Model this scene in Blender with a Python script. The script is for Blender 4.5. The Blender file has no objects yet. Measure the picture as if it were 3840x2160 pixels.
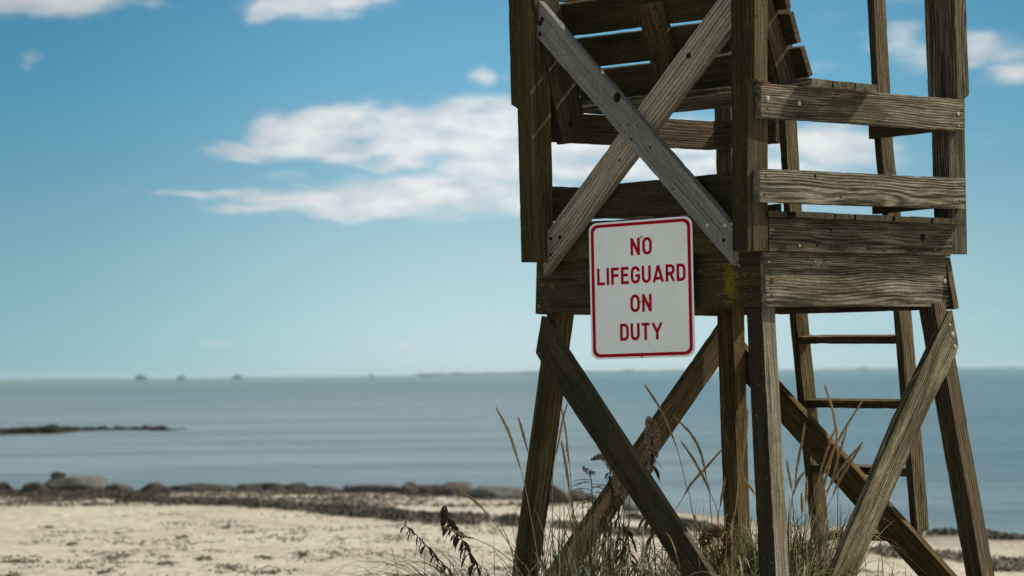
import bpy, bmesh, math, random
from mathutils import Vector, Matrix, noise
R = math.radians
S = bpy.context.scene
COL = S.collection

# ------------------------------------------------------------------ camera
cam_d = bpy.data.cameras.new('camera'); cam = bpy.data.objects.new('camera', cam_d); COL.objects.link(cam)
cam_d.sensor_width = 36.0; cam_d.lens = 103.125
cam_d.clip_start = 0.1; cam_d.clip_end = 20000
cam.matrix_world = Matrix.Translation((0, 0, 2.2)) @ Matrix.Rotation(R(90 + 1.6585), 4, 'X') @ Matrix.Rotation(R(-0.7013), 4, 'Z')
cam_d.dof.use_dof = True; cam_d.dof.focus_distance = 12.6; cam_d.dof.aperture_fstop = 4.4
S.camera = cam
S.render.resolution_x = 1024; S.render.resolution_y = 576

# ------------------------------------------------------------------ light
SUN_EL = R(42); SUN_DIR = (math.cos(R(25)), math.sin(R(25)))        # towards the sun, horizontally
sd = Vector((SUN_DIR[0]*math.cos(SUN_EL), SUN_DIR[1]*math.cos(SUN_EL), math.sin(SUN_EL)))
sun_d = bpy.data.lights.new('sun', 'SUN'); sun = bpy.data.objects.new('sun', sun_d); COL.objects.link(sun)
sun_d.energy = 5.0; sun_d.angle = R(0.5); sun_d.color = (1.0, 0.935, 0.80)
sun.rotation_euler = sd.to_track_quat('Z', 'Y').to_euler()
S.view_settings.view_transform = 'Standard'; S.view_settings.look = 'None'
S.view_settings.exposure = 0; S.view_settings.gamma = 1

SKYS = 0.07
CLOUD_FILL = (0.78, 0.765, 0.72)  # unseen overhead cloud, added as neutral fill light
YELLOW = [-0.485, 0.012, 0.05, 0.1]
# boards of the tower: name, wood, origin, long axis, face normal, outline, thickness, owner (tower-local metres)
P = [
  ('apron','mossypaint',[0.0,0.6787,1.5331],[0.0,1.0,4e-05],[-1.0,0.0,0.0],[[0.6271,-0.1169],[-0.6511,-0.1186],[-0.6495,0.1177],[0.6734,0.1177]],-0.038,None),
  ('apron','grey',[0.6435,0.0,1.5342],[0.99997,-0.0,0.00731],[0.0,-1.0,0.0],[[-0.6427,0.1155],[0.6132,0.1142],[0.667,-0.1149],[-0.6375,-0.1149]],-0.038,None),
  ('apron','brown',[1.2689,0.653,1.5272],[-0.0,1.0,-0.0],[0.99396,0.0,0.10973],[[-0.653,0.1165],[0.653,0.1165],[0.6788,-0.1165],[-0.6788,-0.1165]],0.038,None),
  ('apron','brown',[0.6373,1.3189,1.5272],[1.0,-0.0,-0.0],[0.0,0.99396,0.10973],[[-0.6373,-0.1165],[0.6187,-0.1165],[0.6415,0.1165],[-0.623,0.1165]],0.038,None),
  ('rim_board','mossy',[-0.038,0.6293,1.7317],[-0.0,1.0,0.00217],[-1.0,0.0,0.0],[[0.6181,-0.0829],[-0.6207,-0.0829],[-0.618,0.0801],[0.6207,0.0858]],-0.038,None),
  ('rim_board','grey',[0.6201,-0.038,1.7199],[0.99996,0.0,0.00891],[0.0,-1.0,0.0],[[-0.6321,0.0708],[0.6369,0.0708],[0.6317,-0.0718],[-0.6365,-0.0699]],-0.038,None),
  ('rim_board','brown',[1.256,0.653,1.718],[0.0,1.0,0.0],[1.0,0.0,0.0],[[-0.653,-0.069],[0.653,-0.069],[0.653,0.069],[-0.653,0.069]],0.038,None),
  ('rim_board','brown',[0.628,1.306,1.718],[1.0,0.0,0.0],[0.0,1.0,0.0],[[-0.628,0.069],[0.628,0.069],[0.628,-0.069],[-0.628,-0.069]],0.038,None),
  ('corner_post','mossy',[-0.165,1.2476,2.3776],[0.0,0.01686,0.99986],[-1.0,0.0,0.0],[[0.7424,0.0422],[0.7309,-0.0449],[-0.7388,-0.0395],[-0.7346,0.0422]],-0.0375,None),
  ('corner_post','mossy',[-0.127,1.2463,2.3796],[0.0,0.01334,0.99991],[-1.0,0.0,0.0],[[0.7436,0.0435],[0.7324,-0.0437],[-0.7401,-0.0433],[-0.7359,0.0435]],-0.089,None),
  ('corner_post','mossy',[-0.163,1.3183,2.7317],[-0.0,0.01687,0.99986],[-1.0,0.0,0.0],[[0.3932,0.0217],[0.3876,-0.0205],[-0.4018,-0.0205],[-0.3791,0.0193]],-0.089,None),
  ('corner_post','mossy',[-0.15,-0.0,2.3072],[0.0,-0.00903,0.99996],[-1.0,0.0,0.0],[[0.6677,0.0444],[0.6578,-0.0489],[-0.664,-0.04],[-0.6615,0.0444]],-0.0375,None),
  ('corner_post','mossy',[-0.06,-0.038,2.3104],[0.02026,-0.0,0.99979],[0.0,-1.0,0.0],[[0.6603,0.051],[0.6721,-0.049],[-0.6642,-0.049],[-0.6682,0.0471]],-0.089,None),
  ('corner_post','mossy',[-0.0929,-0.076,2.5974],[0.02285,-0.0,0.99974],[0.0,-1.0,0.0],[[0.3661,0.0426],[0.3764,-0.0432],[-0.2512,-0.0432],[-0.2528,0.0014],[-0.2385,0.0424]],-0.0375,None),
  ('corner_post','grey',[1.246,0.0124,2.3852],[0.0,0.01362,0.99991],[1.0,0.0,0.0],[[0.7309,-0.0492],[0.7169,0.059],[-0.7262,0.0394],[-0.7217,-0.0492]],0.125,None),
  ('corner_post','grey',[1.236,0.0676,2.7361],[0.0,0.02908,0.99958],[1.0,0.0,0.0],[[0.3809,-0.0108],[0.3763,0.0205],[-0.3798,0.0011],[-0.3774,-0.0108]],0.06,None),
  ('corner_post','grey',[1.3002,-0.076,2.6582],[-0.01785,0.0,0.99984],[0.0,-1.0,0.0],[[0.4411,0.0455],[0.4479,-0.0389],[-0.2817,-0.0477],[-0.3039,-0.0045],[-0.3034,0.0455]],-0.06,None),
  ('corner_post','brown',[1.286,1.3382,2.4741],[0.0,0.02206,0.99976],[1.0,0.0,0.0],[[0.8,-0.0501],[0.785,0.0587],[-0.7951,0.0414],[-0.7898,-0.0501]],0.089,None),
  ('brace','newgrey',[-0.117,0.6425,2.2018],[-0.0,0.72657,0.6871],[-1.0,0.0,0.0],[[0.8401,-0.0616],[-0.7203,-0.0616],[-0.8356,0.0585],[0.7158,0.0647]],-0.038,None),
  ('brace','newtan',[-0.0785,0.7707,2.0614],[0.0,-0.73833,0.67444],[-1.0,0.0,0.0],[[-0.5352,0.0807],[0.9893,0.0807],[0.8523,-0.0636],[-0.648,-0.0507],[-0.6584,-0.0471]],-0.038,None),
  ('guard_rail','grey',[0.6045,-0.076,2.2766],[0.99996,-0.0,0.00879],[0.0,-1.0,0.0],[[-0.7023,0.0711],[0.7042,0.0716],[0.705,-0.0713],[-0.7068,-0.0713]],-0.038,None),
  ('guard_rail','pale',[0.5988,-0.076,1.9231],[0.99993,0.0,0.01156],[0.0,-1.0,0.0],[[-0.7131,0.0717],[0.7142,0.0689],[0.7167,-0.0703],[-0.7179,-0.0703]],-0.038,None),
  ('guard_rail','mossy',[-0.0375,0.6935,1.8991],[0.0,0.99994,0.01063],[-1.0,0.0,0.0],[[0.5506,-0.0594],[-0.5488,-0.0922],[-0.5533,0.0758],[0.5515,0.0758]],-0.037,None),
  ('guard_rail','brown',[0.6207,1.306,2.2699],[0.99988,0.0,0.01572],[0.0,1.0,0.0],[[-0.5625,-0.0679],[0.5673,-0.0679],[0.5621,0.0707],[-0.567,0.0652]],0.038,None),
  ('guard_rail','brown',[0.6373,1.306,1.9301],[0.99992,0.0,0.01237],[0.0,1.0,0.0],[[-0.5853,-0.0697],[0.5898,-0.0697],[0.585,0.0715],[-0.5895,0.068]],0.038,None),
  ('guard_rail','brown',[0.6447,1.306,2.9123],[1.0,0.0,-0.00165],[0.0,1.0,0.0],[[-0.5999,-0.0752],[0.6027,-0.0752],[0.5996,0.0798],[-0.6023,0.0705]],0.038,None),
  ('guard_rail','brown',[1.244,1.1692,2.2839],[0.0,0.99992,-0.01271],[1.0,0.0,0.0],[[0.1992,0.0728],[-0.2034,0.0574],[-0.1994,-0.0651],[0.2036,-0.0651]],0.037,None),
  ('guard_rail','brown',[1.204,0.1612,2.2797],[-0.0,0.99992,-0.01259],[1.0,0.0,0.0],[[0.2221,0.0729],[-0.2253,0.0729],[-0.2206,-0.0692],[0.2238,-0.0765]],0.037,None),
  ('guard_rail','brown',[1.244,1.1467,1.8658],[0.0,0.99891,-0.0467],[1.0,0.0,0.0],[[0.1738,0.061],[-0.1801,0.0604],[-0.1754,-0.0607],[0.1818,-0.0607]],0.037,None),
  ('guard_rail','brown',[1.204,0.1623,1.9272],[0.0,0.99955,-0.03013],[1.0,0.0,0.0],[[0.2074,0.0609],[-0.2102,0.069],[-0.2078,-0.0649],[0.2106,-0.0649]],0.037,None),
  ('seat_slat','grey',[0.2372,0.604,2.3755],[0.0,1.0,0.0],[0.00997,0.0,0.99995],[[-0.732,0.0704],[0.732,0.0704],[0.732,-0.0704],[-0.732,-0.0704]],-0.0372,None),
  ('seat_slat','grey',[0.3872,0.604,2.3746],[0.0,1.0,0.0],[-0.00671,0.0,0.99998],[[-0.732,0.0725],[0.732,0.0725],[0.732,-0.0725],[-0.732,-0.0725]],-0.0352,None),
  ('seat_slat','grey',[0.5426,0.604,2.3744],[0.0,1.0,0.0],[-0.00036,0.0,1.0],[[-0.732,0.0756],[0.732,0.0756],[0.732,-0.0756],[-0.732,-0.0756]],-0.0367,None),
  ('seat_slat','mossy',[0.2738,0.653,2.3992],[0.0,1.0,0.0],[0.00447,0.0,0.99999],[[-0.633,0.0678],[0.633,0.0678],[0.633,-0.0678],[-0.633,-0.0678]],-0.0376,None),
  ('back_slat','mossy',[0.0673,0.608,2.7351],[0.0,1.0,0.0],[-0.92335,0.0,-0.38396],[[-0.668,-0.0754],[0.668,-0.0754],[0.668,0.0754],[-0.668,0.0754]],-0.033,None),
  ('back_slat','mossy',[0.1361,0.608,2.5878],[0.0,1.0,0.0],[-0.93012,0.0,-0.36727],[[-0.668,-0.069],[0.668,-0.069],[0.668,0.069],[-0.668,0.069]],-0.031,None),
  ('back_slat','mossy',[0.2083,0.608,2.4498],[0.0,1.0,0.0],[-0.91089,0.0,-0.41264],[[-0.668,-0.0676],[0.668,-0.0676],[0.668,0.0676],[-0.668,0.0676]],-0.0308,None),
  ('back_support','brown',[0.0592,0.003,2.6682],[-0.38209,-0.0,0.92413],[0.0,-1.0,0.0],[[0.351,0.0484],[0.3193,-0.056],[-0.3593,-0.056],[-0.311,0.0637]],-0.038,None),
  ('back_support','mossy',[0.0168,1.196,2.5305],[-0.26919,0.0,0.96309],[0.0,-1.0,0.0],[[0.3744,0.0839],[0.344,-0.076],[-0.372,-0.0919],[-0.3464,0.0839]],-0.038,None),
  ('back_support','brown',[0.107,0.6826,2.5692],[-0.42766,-0.09292,0.89915],[-0.90306,0.0,-0.42952],[[0.191,0.0676],[0.2069,-0.0698],[-0.1888,-0.0655],[-0.2092,0.0676]],-0.038,None),
  ('leg','legwood',[-0.0647,-0.0243,0.6946],[0.1087,0.13682,0.98461],[-0.99396,0.0,0.10973],[[0.7611,0.0434],[0.7472,-0.0409],[-0.7576,-0.0459],[-0.7507,0.0434]],-0.089,None),
  ('leg','brown',[-0.0687,1.329,0.6586],[0.10919,-0.09982,0.989],[-0.99396,0.0,0.10973],[[0.8046,0.043],[0.8109,-0.0423],[-0.8007,-0.0436],[-0.8148,0.043]],-0.089,None),
  ('leg','brown',[1.23,1.2762,0.6958],[-0.10946,-0.07078,0.99147],[0.99396,0.0,0.10973],[[0.7847,-0.0457],[0.789,0.0511],[-0.7815,0.0404],[-0.7922,-0.0457]],0.089,None),
  ('leg','brown',[1.2363,-0.0598,0.6386],[-0.10902,0.11372,0.98751],[0.99396,0.0,0.10973],[[0.8159,-0.0449],[0.8036,0.0429],[-0.8122,0.0469],[-0.8074,-0.0449]],0.089,None),
  ('brace','mossy',[-0.0903,0.7966,0.8273],[0.07762,0.70686,0.70308],[-0.99396,0.0,0.10973],[[0.7596,-0.0626],[0.7492,-0.0692],[-0.6437,-0.0499],[-1.113,-0.0399],[-1.0102,0.0747],[0.6002,0.0747],[0.6579,0.0722]],-0.038,None),
  ('brace','brown',[0.6706,1.4161,0.6474],[0.68482,-0.07996,0.72431],[0.0,0.99396,0.10973],[[1.0094,-0.0623],[0.893,0.0727],[-0.9048,0.052],[-0.9976,-0.0623]],0.038,None),
  ('brace','brown',[1.3286,0.6328,0.6322],[-0.07556,0.72514,0.68444],[0.99396,0.0,0.10973],[[0.9855,0.0681],[-0.9367,0.0681],[-0.9352,-0.0728],[0.8864,-0.0634]],0.038,None),
  ('brace','grey',[0.8815,-0.0817,0.9052],[0.6691,0.08155,0.73868],[0.0,-0.99396,0.10973],[[0.6126,0.0658],[0.635,0.0521],[0.5226,-0.0737],[0.4622,-0.0767],[0.0965,-0.0577],[-1.1039,-0.0577],[-1.1979,0.0629],[-0.0272,0.0851]],-0.038,None),
  ('side_rail','brown',[1.337,0.9283,1.321],[-0.10966,-0.03769,0.99325],[0.99396,0.0,0.10973],[[1.8896,-0.0447],[1.8866,-0.006],[0.076,-0.0056],[-0.9034,0.0495],[-1.0576,0.0418],[-1.0605,0.0027],[-0.9061,0.0071],[0.0754,-0.0447]],0.089,'ladder'),
  ('side_rail','brown',[1.3044,0.3376,1.6168],[-0.10965,-0.0386,0.99322],[0.99396,0.0,0.10973],[[1.5269,-0.0633],[1.5239,-0.0237],[0.5389,-0.0265],[-0.2341,0.0296],[-1.2152,0.065],[-1.2339,0.0638],[-1.2116,0.0256],[-0.2347,-0.0071],[0.5398,-0.0633]],0.089,'ladder'),
  ('rung','brown',[1.3462,0.654,1.2835],[-0.00173,0.99988,0.01563],[0.99396,0.0,0.10973],[[0.2884,0.0168],[-0.2916,0.0183],[-0.2884,-0.0175],[0.2916,-0.0175]],0.085,'ladder'),
  ('rung','brown',[1.3794,0.6499,0.983],[-0.00121,0.99994,0.01094],[0.99396,0.0,0.10973],[[0.2865,0.0175],[-0.29,0.0189],[-0.2865,-0.0182],[0.29,-0.0182]],0.085,'ladder'),
  ('rung','brown',[1.4137,0.6468,0.6723],[-0.00186,0.99986,0.01685],[0.99396,0.0,0.10973],[[0.2845,0.0185],[-0.2878,0.0187],[-0.2846,-0.0186],[0.2879,-0.0186]],0.085,'ladder'),
  ('rung','brown',[1.4481,0.6445,0.3608],[0.00232,0.99978,-0.02099],[0.99396,0.0,0.10973],[[0.284,0.0182],[-0.2885,0.0171],[-0.2842,-0.0177],[0.2887,-0.0177]],0.085,'ladder'),
]
# bolt heads and nail holes: place, face normal, radius, kind
BT = [
  [[-0.0586,-0.076,2.2798],[0.0,-1.0,0.0],0.012,'pale'],
  [[0.1491,-0.076,2.2727],[0.0,-1.0,0.0],0.011,'pale'],
  [[1.2662,-0.076,2.2866],[0.0,-1.0,0.0],0.01,'pale'],
  [[-0.0595,-0.076,2.2394],[0.0,-1.0,0.0],0.006,'rust'],
  [[1.2715,-0.076,2.2347],[0.0,-1.0,0.0],0.005,'pale'],
  [[0.0273,0.0,1.6034],[0.0,-1.0,0.0],0.006,'pale'],
  [[0.0482,0.0,1.5268],[0.0,-1.0,0.0],0.013,'rust'],
  [[1.2473,0.0,1.5386],[0.0,-1.0,0.0],0.011,'pale'],
  [[1.216,0.0,1.6192],[0.0,-1.0,0.0],0.005,'rust'],
  [[1.2689,0.0,1.4508],[0.0,-1.0,0.0],0.007,'rust'],
  [[0.272,0.0,1.6353],[0.0,-1.0,0.0],0.005,'rust'],
  [[0.3889,0.0,1.6254],[0.0,-1.0,0.0],0.007,'rust'],
  [[0.869,0.0,1.6329],[0.0,-1.0,0.0],0.005,'rust'],
  [[0.9569,0.0,1.6317],[0.0,-1.0,0.0],0.006,'rust'],
  [[0.5414,0.0,1.5581],[0.0,-1.0,0.0],0.005,'dark'],
  [[0.0409,0.0,1.4639],[0.0,-1.0,0.0],0.006,'rust'],
  [[-0.0759,-0.076,1.9581],[0.0,-1.0,0.0],0.007,'rust'],
  [[-0.086,-0.076,1.8784],[0.0,-1.0,0.0],0.007,'rust'],
  [[1.2719,-0.076,1.9713],[0.0,-1.0,0.0],0.005,'dark'],
  [[1.2669,-0.076,1.896],[0.0,-1.0,0.0],0.006,'dark'],
  [[0.2471,-0.076,1.968],[0.0,-1.0,0.0],0.009,'dark'],
  [[0.4163,-0.076,1.8862],[0.0,-1.0,0.0],0.006,'dark'],
  [[0.0985,-0.038,1.6641],[0.0,-1.0,0.0],0.007,'rust'],
  [[0.182,-0.038,1.673],[0.0,-1.0,0.0],0.006,'pale'],
  [[1.1286,-0.038,1.6766],[0.0,-1.0,0.0],0.007,'rust'],
  [[1.039,-0.038,1.6776],[0.0,-1.0,0.0],0.005,'dark'],
  [[0.3928,-0.038,1.745],[0.0,-1.0,0.0],0.008,'dark'],
  [[0.2998,-0.038,1.6756],[0.0,-1.0,0.0],0.008,'dark'],
  [[1.0403,-0.038,1.7291],[0.0,-1.0,0.0],0.018,'dark'],
  [[0.0,1.3084,1.5447],[-1.0,0.0,0.0],0.009,'rust'],
  [[0.0,1.2437,1.5341],[-1.0,0.0,0.0],0.01,'rust'],
  [[0.0,1.3287,1.4505],[-1.0,0.0,0.0],0.009,'rust'],
  [[0.0,0.1131,1.5525],[-1.0,0.0,0.0],0.01,'rust'],
  [[0.0,0.141,1.5905],[-1.0,0.0,0.0],0.004,'pale'],
  [[-0.0785,1.1756,1.7466],[-1.0,0.0,0.0],0.009,'dark'],
  [[-0.0785,1.1195,1.7501],[-1.0,0.0,0.0],0.009,'dark'],
  [[-0.0785,1.1768,1.6748],[-1.0,0.0,0.0],0.009,'dark'],
  [[-0.0785,0.7503,2.0721],[-1.0,0.0,0.0],0.006,'dark'],
  [[-0.0785,0.3415,2.4928],[-1.0,0.0,0.0],0.013,'dark'],
  [[-0.0785,0.7503,2.0704],[-1.0,0.0,0.0],0.005,'dark'],
  [[-0.117,0.7234,2.3419],[-1.0,0.0,0.0],0.022,'dark'],
  [[-0.117,0.708,2.2175],[-1.0,0.0,0.0],0.005,'dark'],
  [[-0.117,0.6586,2.2169],[-1.0,0.0,0.0],0.005,'dark'],
  [[-0.117,0.6073,2.2078],[-1.0,0.0,0.0],0.005,'dark'],
  [[-0.117,0.643,2.1544],[-1.0,0.0,0.0],0.006,'dark'],
  [[-0.117,0.5347,2.1124],[-1.0,0.0,0.0],0.006,'dark'],
  [[-0.117,1.1853,2.708],[-1.0,0.0,0.0],0.013,'dark'],
  [[-0.117,1.1746,2.7242],[-1.0,0.0,0.0],0.012,'dark'],
  [[-0.117,1.1902,2.6594],[-1.0,0.0,0.0],0.011,'dark'],
  [[-0.117,0.4059,1.9275],[-1.0,0.0,0.0],0.008,'rust'],
  [[-0.117,0.2144,1.7617],[-1.0,0.0,0.0],0.009,'pale'],
  [[-0.117,0.1156,1.7573],[-1.0,0.0,0.0],0.009,'pale'],
  [[-0.117,0.1253,1.6961],[-1.0,0.0,0.0],0.009,'dark'],
  [[1.2467,-0.0383,1.2983],[0.0,-0.994,0.1097],0.012,'pale'],
  [[1.2368,-0.0337,1.34],[0.0,-0.994,0.1097],0.007,'pale'],
  [[1.2547,-0.0441,1.2457],[0.0,-0.994,0.1097],0.008,'pale'],
  [[1.1639,1.148,1.2853],[0.994,0.0,0.1097],0.012,'pale'],
  [[1.1752,1.2549,1.1831],[0.994,0.0,0.1097],0.013,'pale'],
  [[0.0766,1.196,2.2648],[0.0,-1.0,0.0],0.012,'dark'],
  [[0.1138,1.196,2.2364],[0.0,-1.0,0.0],0.004,'dark'],
  [[0.066,0.7288,2.6554],[-0.9031,0.0,-0.4295],0.006,'dark'],
  [[0.0664,0.6324,2.6545],[-0.9031,0.0,-0.4295],0.006,'dark'],
  [[0.089,0.7285,2.6071],[-0.9031,0.0,-0.4295],0.006,'dark'],
  [[0.0884,0.6341,2.6082],[-0.9031,0.0,-0.4295],0.006,'dark'],
  [[0.1296,0.7264,2.5215],[-0.9031,0.0,-0.4295],0.006,'dark'],
  [[0.1321,0.6297,2.5164],[-0.9031,0.0,-0.4295],0.006,'dark'],
  [[0.1541,0.7266,2.4702],[-0.9031,0.0,-0.4295],0.006,'dark'],
  [[0.0294,0.6315,2.7323],[-0.9031,0.0,-0.4295],0.006,'dark'],
  [[0.0302,0.7314,2.7307],[-0.9031,0.0,-0.4295],0.006,'dark'],
  [[-0.0449,1.2859,1.2386],[-0.994,0.0,0.1097],0.007,'rust'],
  [[-0.1212,-0.076,2.6223],[0.0,-1.0,0.0],0.004,'dark'],
]
# seed stalks: head path, stem path
ST = [
  [[[-0.071,12.35,2.05],[-0.026,12.35,1.962],[-0.0,12.35,1.886],[0.026,12.35,1.799]],[[0.039,12.35,1.749],[0.065,12.35,1.61],[0.091,12.35,1.443],[0.096,12.35,1.36],[0.1,12.35,1.092]]],
  [[[0.023,13.6,1.991],[0.045,13.6,1.908],[0.064,13.6,1.836]],[[0.082,13.6,1.728],[0.098,13.6,1.55],[0.098,13.6,1.074]]],
  [[[-0.253,12.3,1.725],[-0.203,12.3,1.694],[-0.152,12.3,1.652],[-0.118,12.3,1.615]],[[-0.075,12.3,1.559],[-0.029,12.3,1.489],[0.016,12.3,1.419],[0.061,12.3,1.354],[0.114,12.3,1.096]]],
  [[[-0.297,12.4,1.552],[-0.253,12.4,1.535],[-0.216,12.4,1.514],[-0.174,12.4,1.504]],[[-0.1,12.4,1.47],[-0.03,12.4,1.418],[0.006,12.4,1.367],[0.073,12.4,1.087]]],
  [[[0.211,12.9,2.039],[0.227,12.9,1.949],[0.237,12.9,1.836],[0.243,12.9,1.796]],[[0.247,12.9,1.734],[0.253,12.9,1.638],[0.261,12.9,1.523],[0.264,12.9,1.378],[0.262,12.9,1.04]]],
  [[[0.233,12.8,2.057],[0.212,12.8,1.985],[0.194,12.8,1.895],[0.182,12.8,1.839]],[[0.169,12.8,1.77],[0.163,12.8,1.578],[0.166,12.8,1.05]]],
  [[[0.211,13.0,1.892],[0.223,13.0,1.821],[0.236,13.0,1.733],[0.243,13.0,1.67]],[[0.254,13.0,1.591],[0.262,13.0,1.469],[0.252,13.0,1.031]]],
  [[[0.59,13.1,2.136],[0.652,13.1,2.037],[0.691,13.1,1.951],[0.724,13.1,1.864]],[[0.746,13.1,1.778],[0.767,13.1,1.68],[0.779,13.1,1.654],[0.793,13.1,1.565],[0.825,13.1,1.432],[0.834,13.1,1.015]]],
  [[[0.709,13.0,1.999],[0.782,13.0,1.923],[0.826,13.0,1.837],[0.85,13.0,1.723]],[[0.861,13.0,1.682],[0.867,13.0,1.584],[0.873,13.0,1.482],[0.876,13.0,1.024]]],
  [[[0.736,12.9,1.889],[0.791,12.9,1.806],[0.835,12.9,1.721],[0.857,12.9,1.664]],[[0.883,12.9,1.603],[0.891,12.9,1.516],[0.899,12.9,1.033]]],
  [[[0.924,13.1,1.844],[0.854,13.1,1.766],[0.794,13.1,1.703],[0.754,13.1,1.64]],[[0.724,13.1,1.591],[0.679,13.1,1.508],[0.647,13.1,1.018]]],
  [[[0.989,12.4,2.031],[0.983,12.4,1.949],[0.973,12.4,1.868]],[[0.95,12.4,1.732],[0.943,12.4,1.709],[0.932,12.4,1.611],[0.917,12.4,1.518],[0.906,12.4,1.077]]],
  [[[0.979,12.5,1.737],[1.002,12.5,1.704],[1.023,12.5,1.671]],[[1.057,12.5,1.581],[1.068,12.5,1.066]]],
  [[[1.357,12.78,2.128],[1.389,12.78,2.021],[1.404,12.78,1.925],[1.408,12.78,1.808]],[[1.407,12.78,1.685],[1.405,12.78,1.601],[1.395,12.78,1.182]]],
  [[[1.528,12.81,2.067],[1.464,12.81,1.969],[1.407,12.81,1.874],[1.372,12.81,1.796],[1.348,12.81,1.74]],[[1.301,12.81,1.606],[1.265,12.81,1.461],[1.239,12.81,1.181]]],
  [[[1.402,12.84,1.933],[1.376,12.84,1.863],[1.352,12.84,1.795],[1.335,12.84,1.739]],[[1.293,12.84,1.611],[1.257,12.84,1.459],[1.23,12.84,1.179]]],
  [[[1.459,12.87,1.934],[1.43,12.87,1.844],[1.406,12.87,1.76],[1.382,12.87,1.687]],[[1.353,12.87,1.598],[1.317,12.87,1.457],[1.29,12.87,1.176]]],
  [[[1.53,12.9,1.873],[1.472,12.9,1.809],[1.414,12.9,1.731],[1.368,12.9,1.658]],[[1.333,12.9,1.597],[1.297,12.9,1.456],[1.27,12.9,1.174]]],
  [[[1.524,12.93,1.853],[1.475,12.93,1.78],[1.429,12.93,1.707],[1.399,12.93,1.639]],[[1.373,12.93,1.583],[1.351,12.93,1.453],[1.318,12.93,1.171]]],
  [[[1.285,12.96,1.96],[1.27,12.96,1.872],[1.251,12.96,1.787],[1.238,12.96,1.691]],[[1.22,12.96,1.595],[1.212,12.96,1.453],[1.208,12.96,1.17]]],
  [[[1.206,12.99,1.79],[1.219,12.99,1.719],[1.227,12.99,1.667]],[[1.23,12.99,1.594],[1.238,12.99,1.451],[1.245,12.99,1.167]]],
  [[[1.296,13.02,1.717],[1.294,13.02,1.66],[1.29,13.02,1.608]],[[1.285,13.02,1.529],[1.274,13.02,1.392],[1.27,13.02,1.165]]],
  [[[1.415,13.05,1.82],[1.397,13.05,1.76],[1.379,13.05,1.697],[1.366,13.05,1.64]],[[1.342,13.05,1.561],[1.312,13.05,1.418],[1.296,13.05,1.162]]],
  [[[1.291,13.08,1.743],[1.262,13.08,1.703],[1.238,13.08,1.635]],[[1.22,13.08,1.572],[1.211,13.08,1.389],[1.208,13.08,1.161]]],
  [[[1.281,13.11,1.65],[1.283,13.11,1.588],[1.281,13.11,1.559]],[[1.273,13.11,1.473],[1.259,13.11,1.358],[1.245,13.11,1.158]]],
  [[[0.94,13.1,1.721],[0.927,13.1,1.652],[0.916,13.1,1.593]],[[0.905,13.1,1.505],[0.893,13.1,1.015]]],
  [[[0.802,13.1,1.556],[0.802,13.1,1.497]],[[0.803,13.1,1.457],[0.8,13.1,1.016]]],
]
GR = {
  'green_stem': [[0.325,12.75,1.76],[0.335,12.75,1.722],[0.336,12.75,1.674],[0.339,12.75,1.602],[0.334,12.75,1.53],[0.328,12.75,1.435],[0.325,12.75,1.029]],
  'green_head': [[0.297,12.75,1.787],[0.309,12.75,1.775],[0.323,12.75,1.767],[0.349,12.75,1.76],[0.325,12.75,1.76]],
  'tall_stem': [[0.613,13.25,1.988],[0.625,13.25,1.923],[0.622,13.25,1.844],[0.615,13.25,1.749],[0.608,13.25,1.6],[0.619,13.25,1.476],[0.63,13.25,1.352],[0.634,13.25,0.98]],
  'plume_stem': [[0.421,12.95,1.776],[0.427,12.95,1.665],[0.423,12.95,1.519],[0.41,12.95,1.301],[0.406,12.95,1.01]],
  'plume_head': [[0.345,12.95,1.814],[0.378,12.95,1.828],[0.407,12.95,1.818],[0.424,12.95,1.776]],
  'dark_stem': [[0.442,12.95,1.762],[0.451,12.95,1.664],[0.459,12.95,1.518],[0.468,12.95,1.3],[0.469,12.95,1.009]],
  'left_stem': [[-0.464,12.4,1.563],[-0.411,12.4,1.516],[-0.356,12.4,1.455],[-0.301,12.4,1.394],[-0.264,12.4,1.347],[-0.128,12.4,1.067]],
  'left_tip': [[-0.457,12.4,1.591],[-0.464,12.4,1.563]],
  'left_stem2': [[-0.294,12.45,1.642],[-0.281,12.45,1.6],[-0.258,12.45,1.553],[-0.226,12.45,1.497],[-0.198,12.45,1.445],[-0.162,12.45,1.384],[-0.153,12.45,1.343],[-0.082,12.45,1.062]],
  'rust_bush': [[0.801,12.5,1.467],[0.825,12.5,1.5],[0.863,12.5,1.518],[0.905,12.5,1.48],[0.909,12.5,1.429],[0.857,12.5,1.415],[0.867,12.5,1.162]],
  'mid_stem': [[0.493,13.0,1.511],[0.502,13.0,1.442],[0.51,13.0,1.369],[0.529,13.0,1.296],[0.535,13.0,1.004]],
  'mid_stem2': [[0.391,13.0,1.565],[0.397,13.0,1.468],[0.402,13.0,1.298],[0.398,13.0,1.005]],
}
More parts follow.
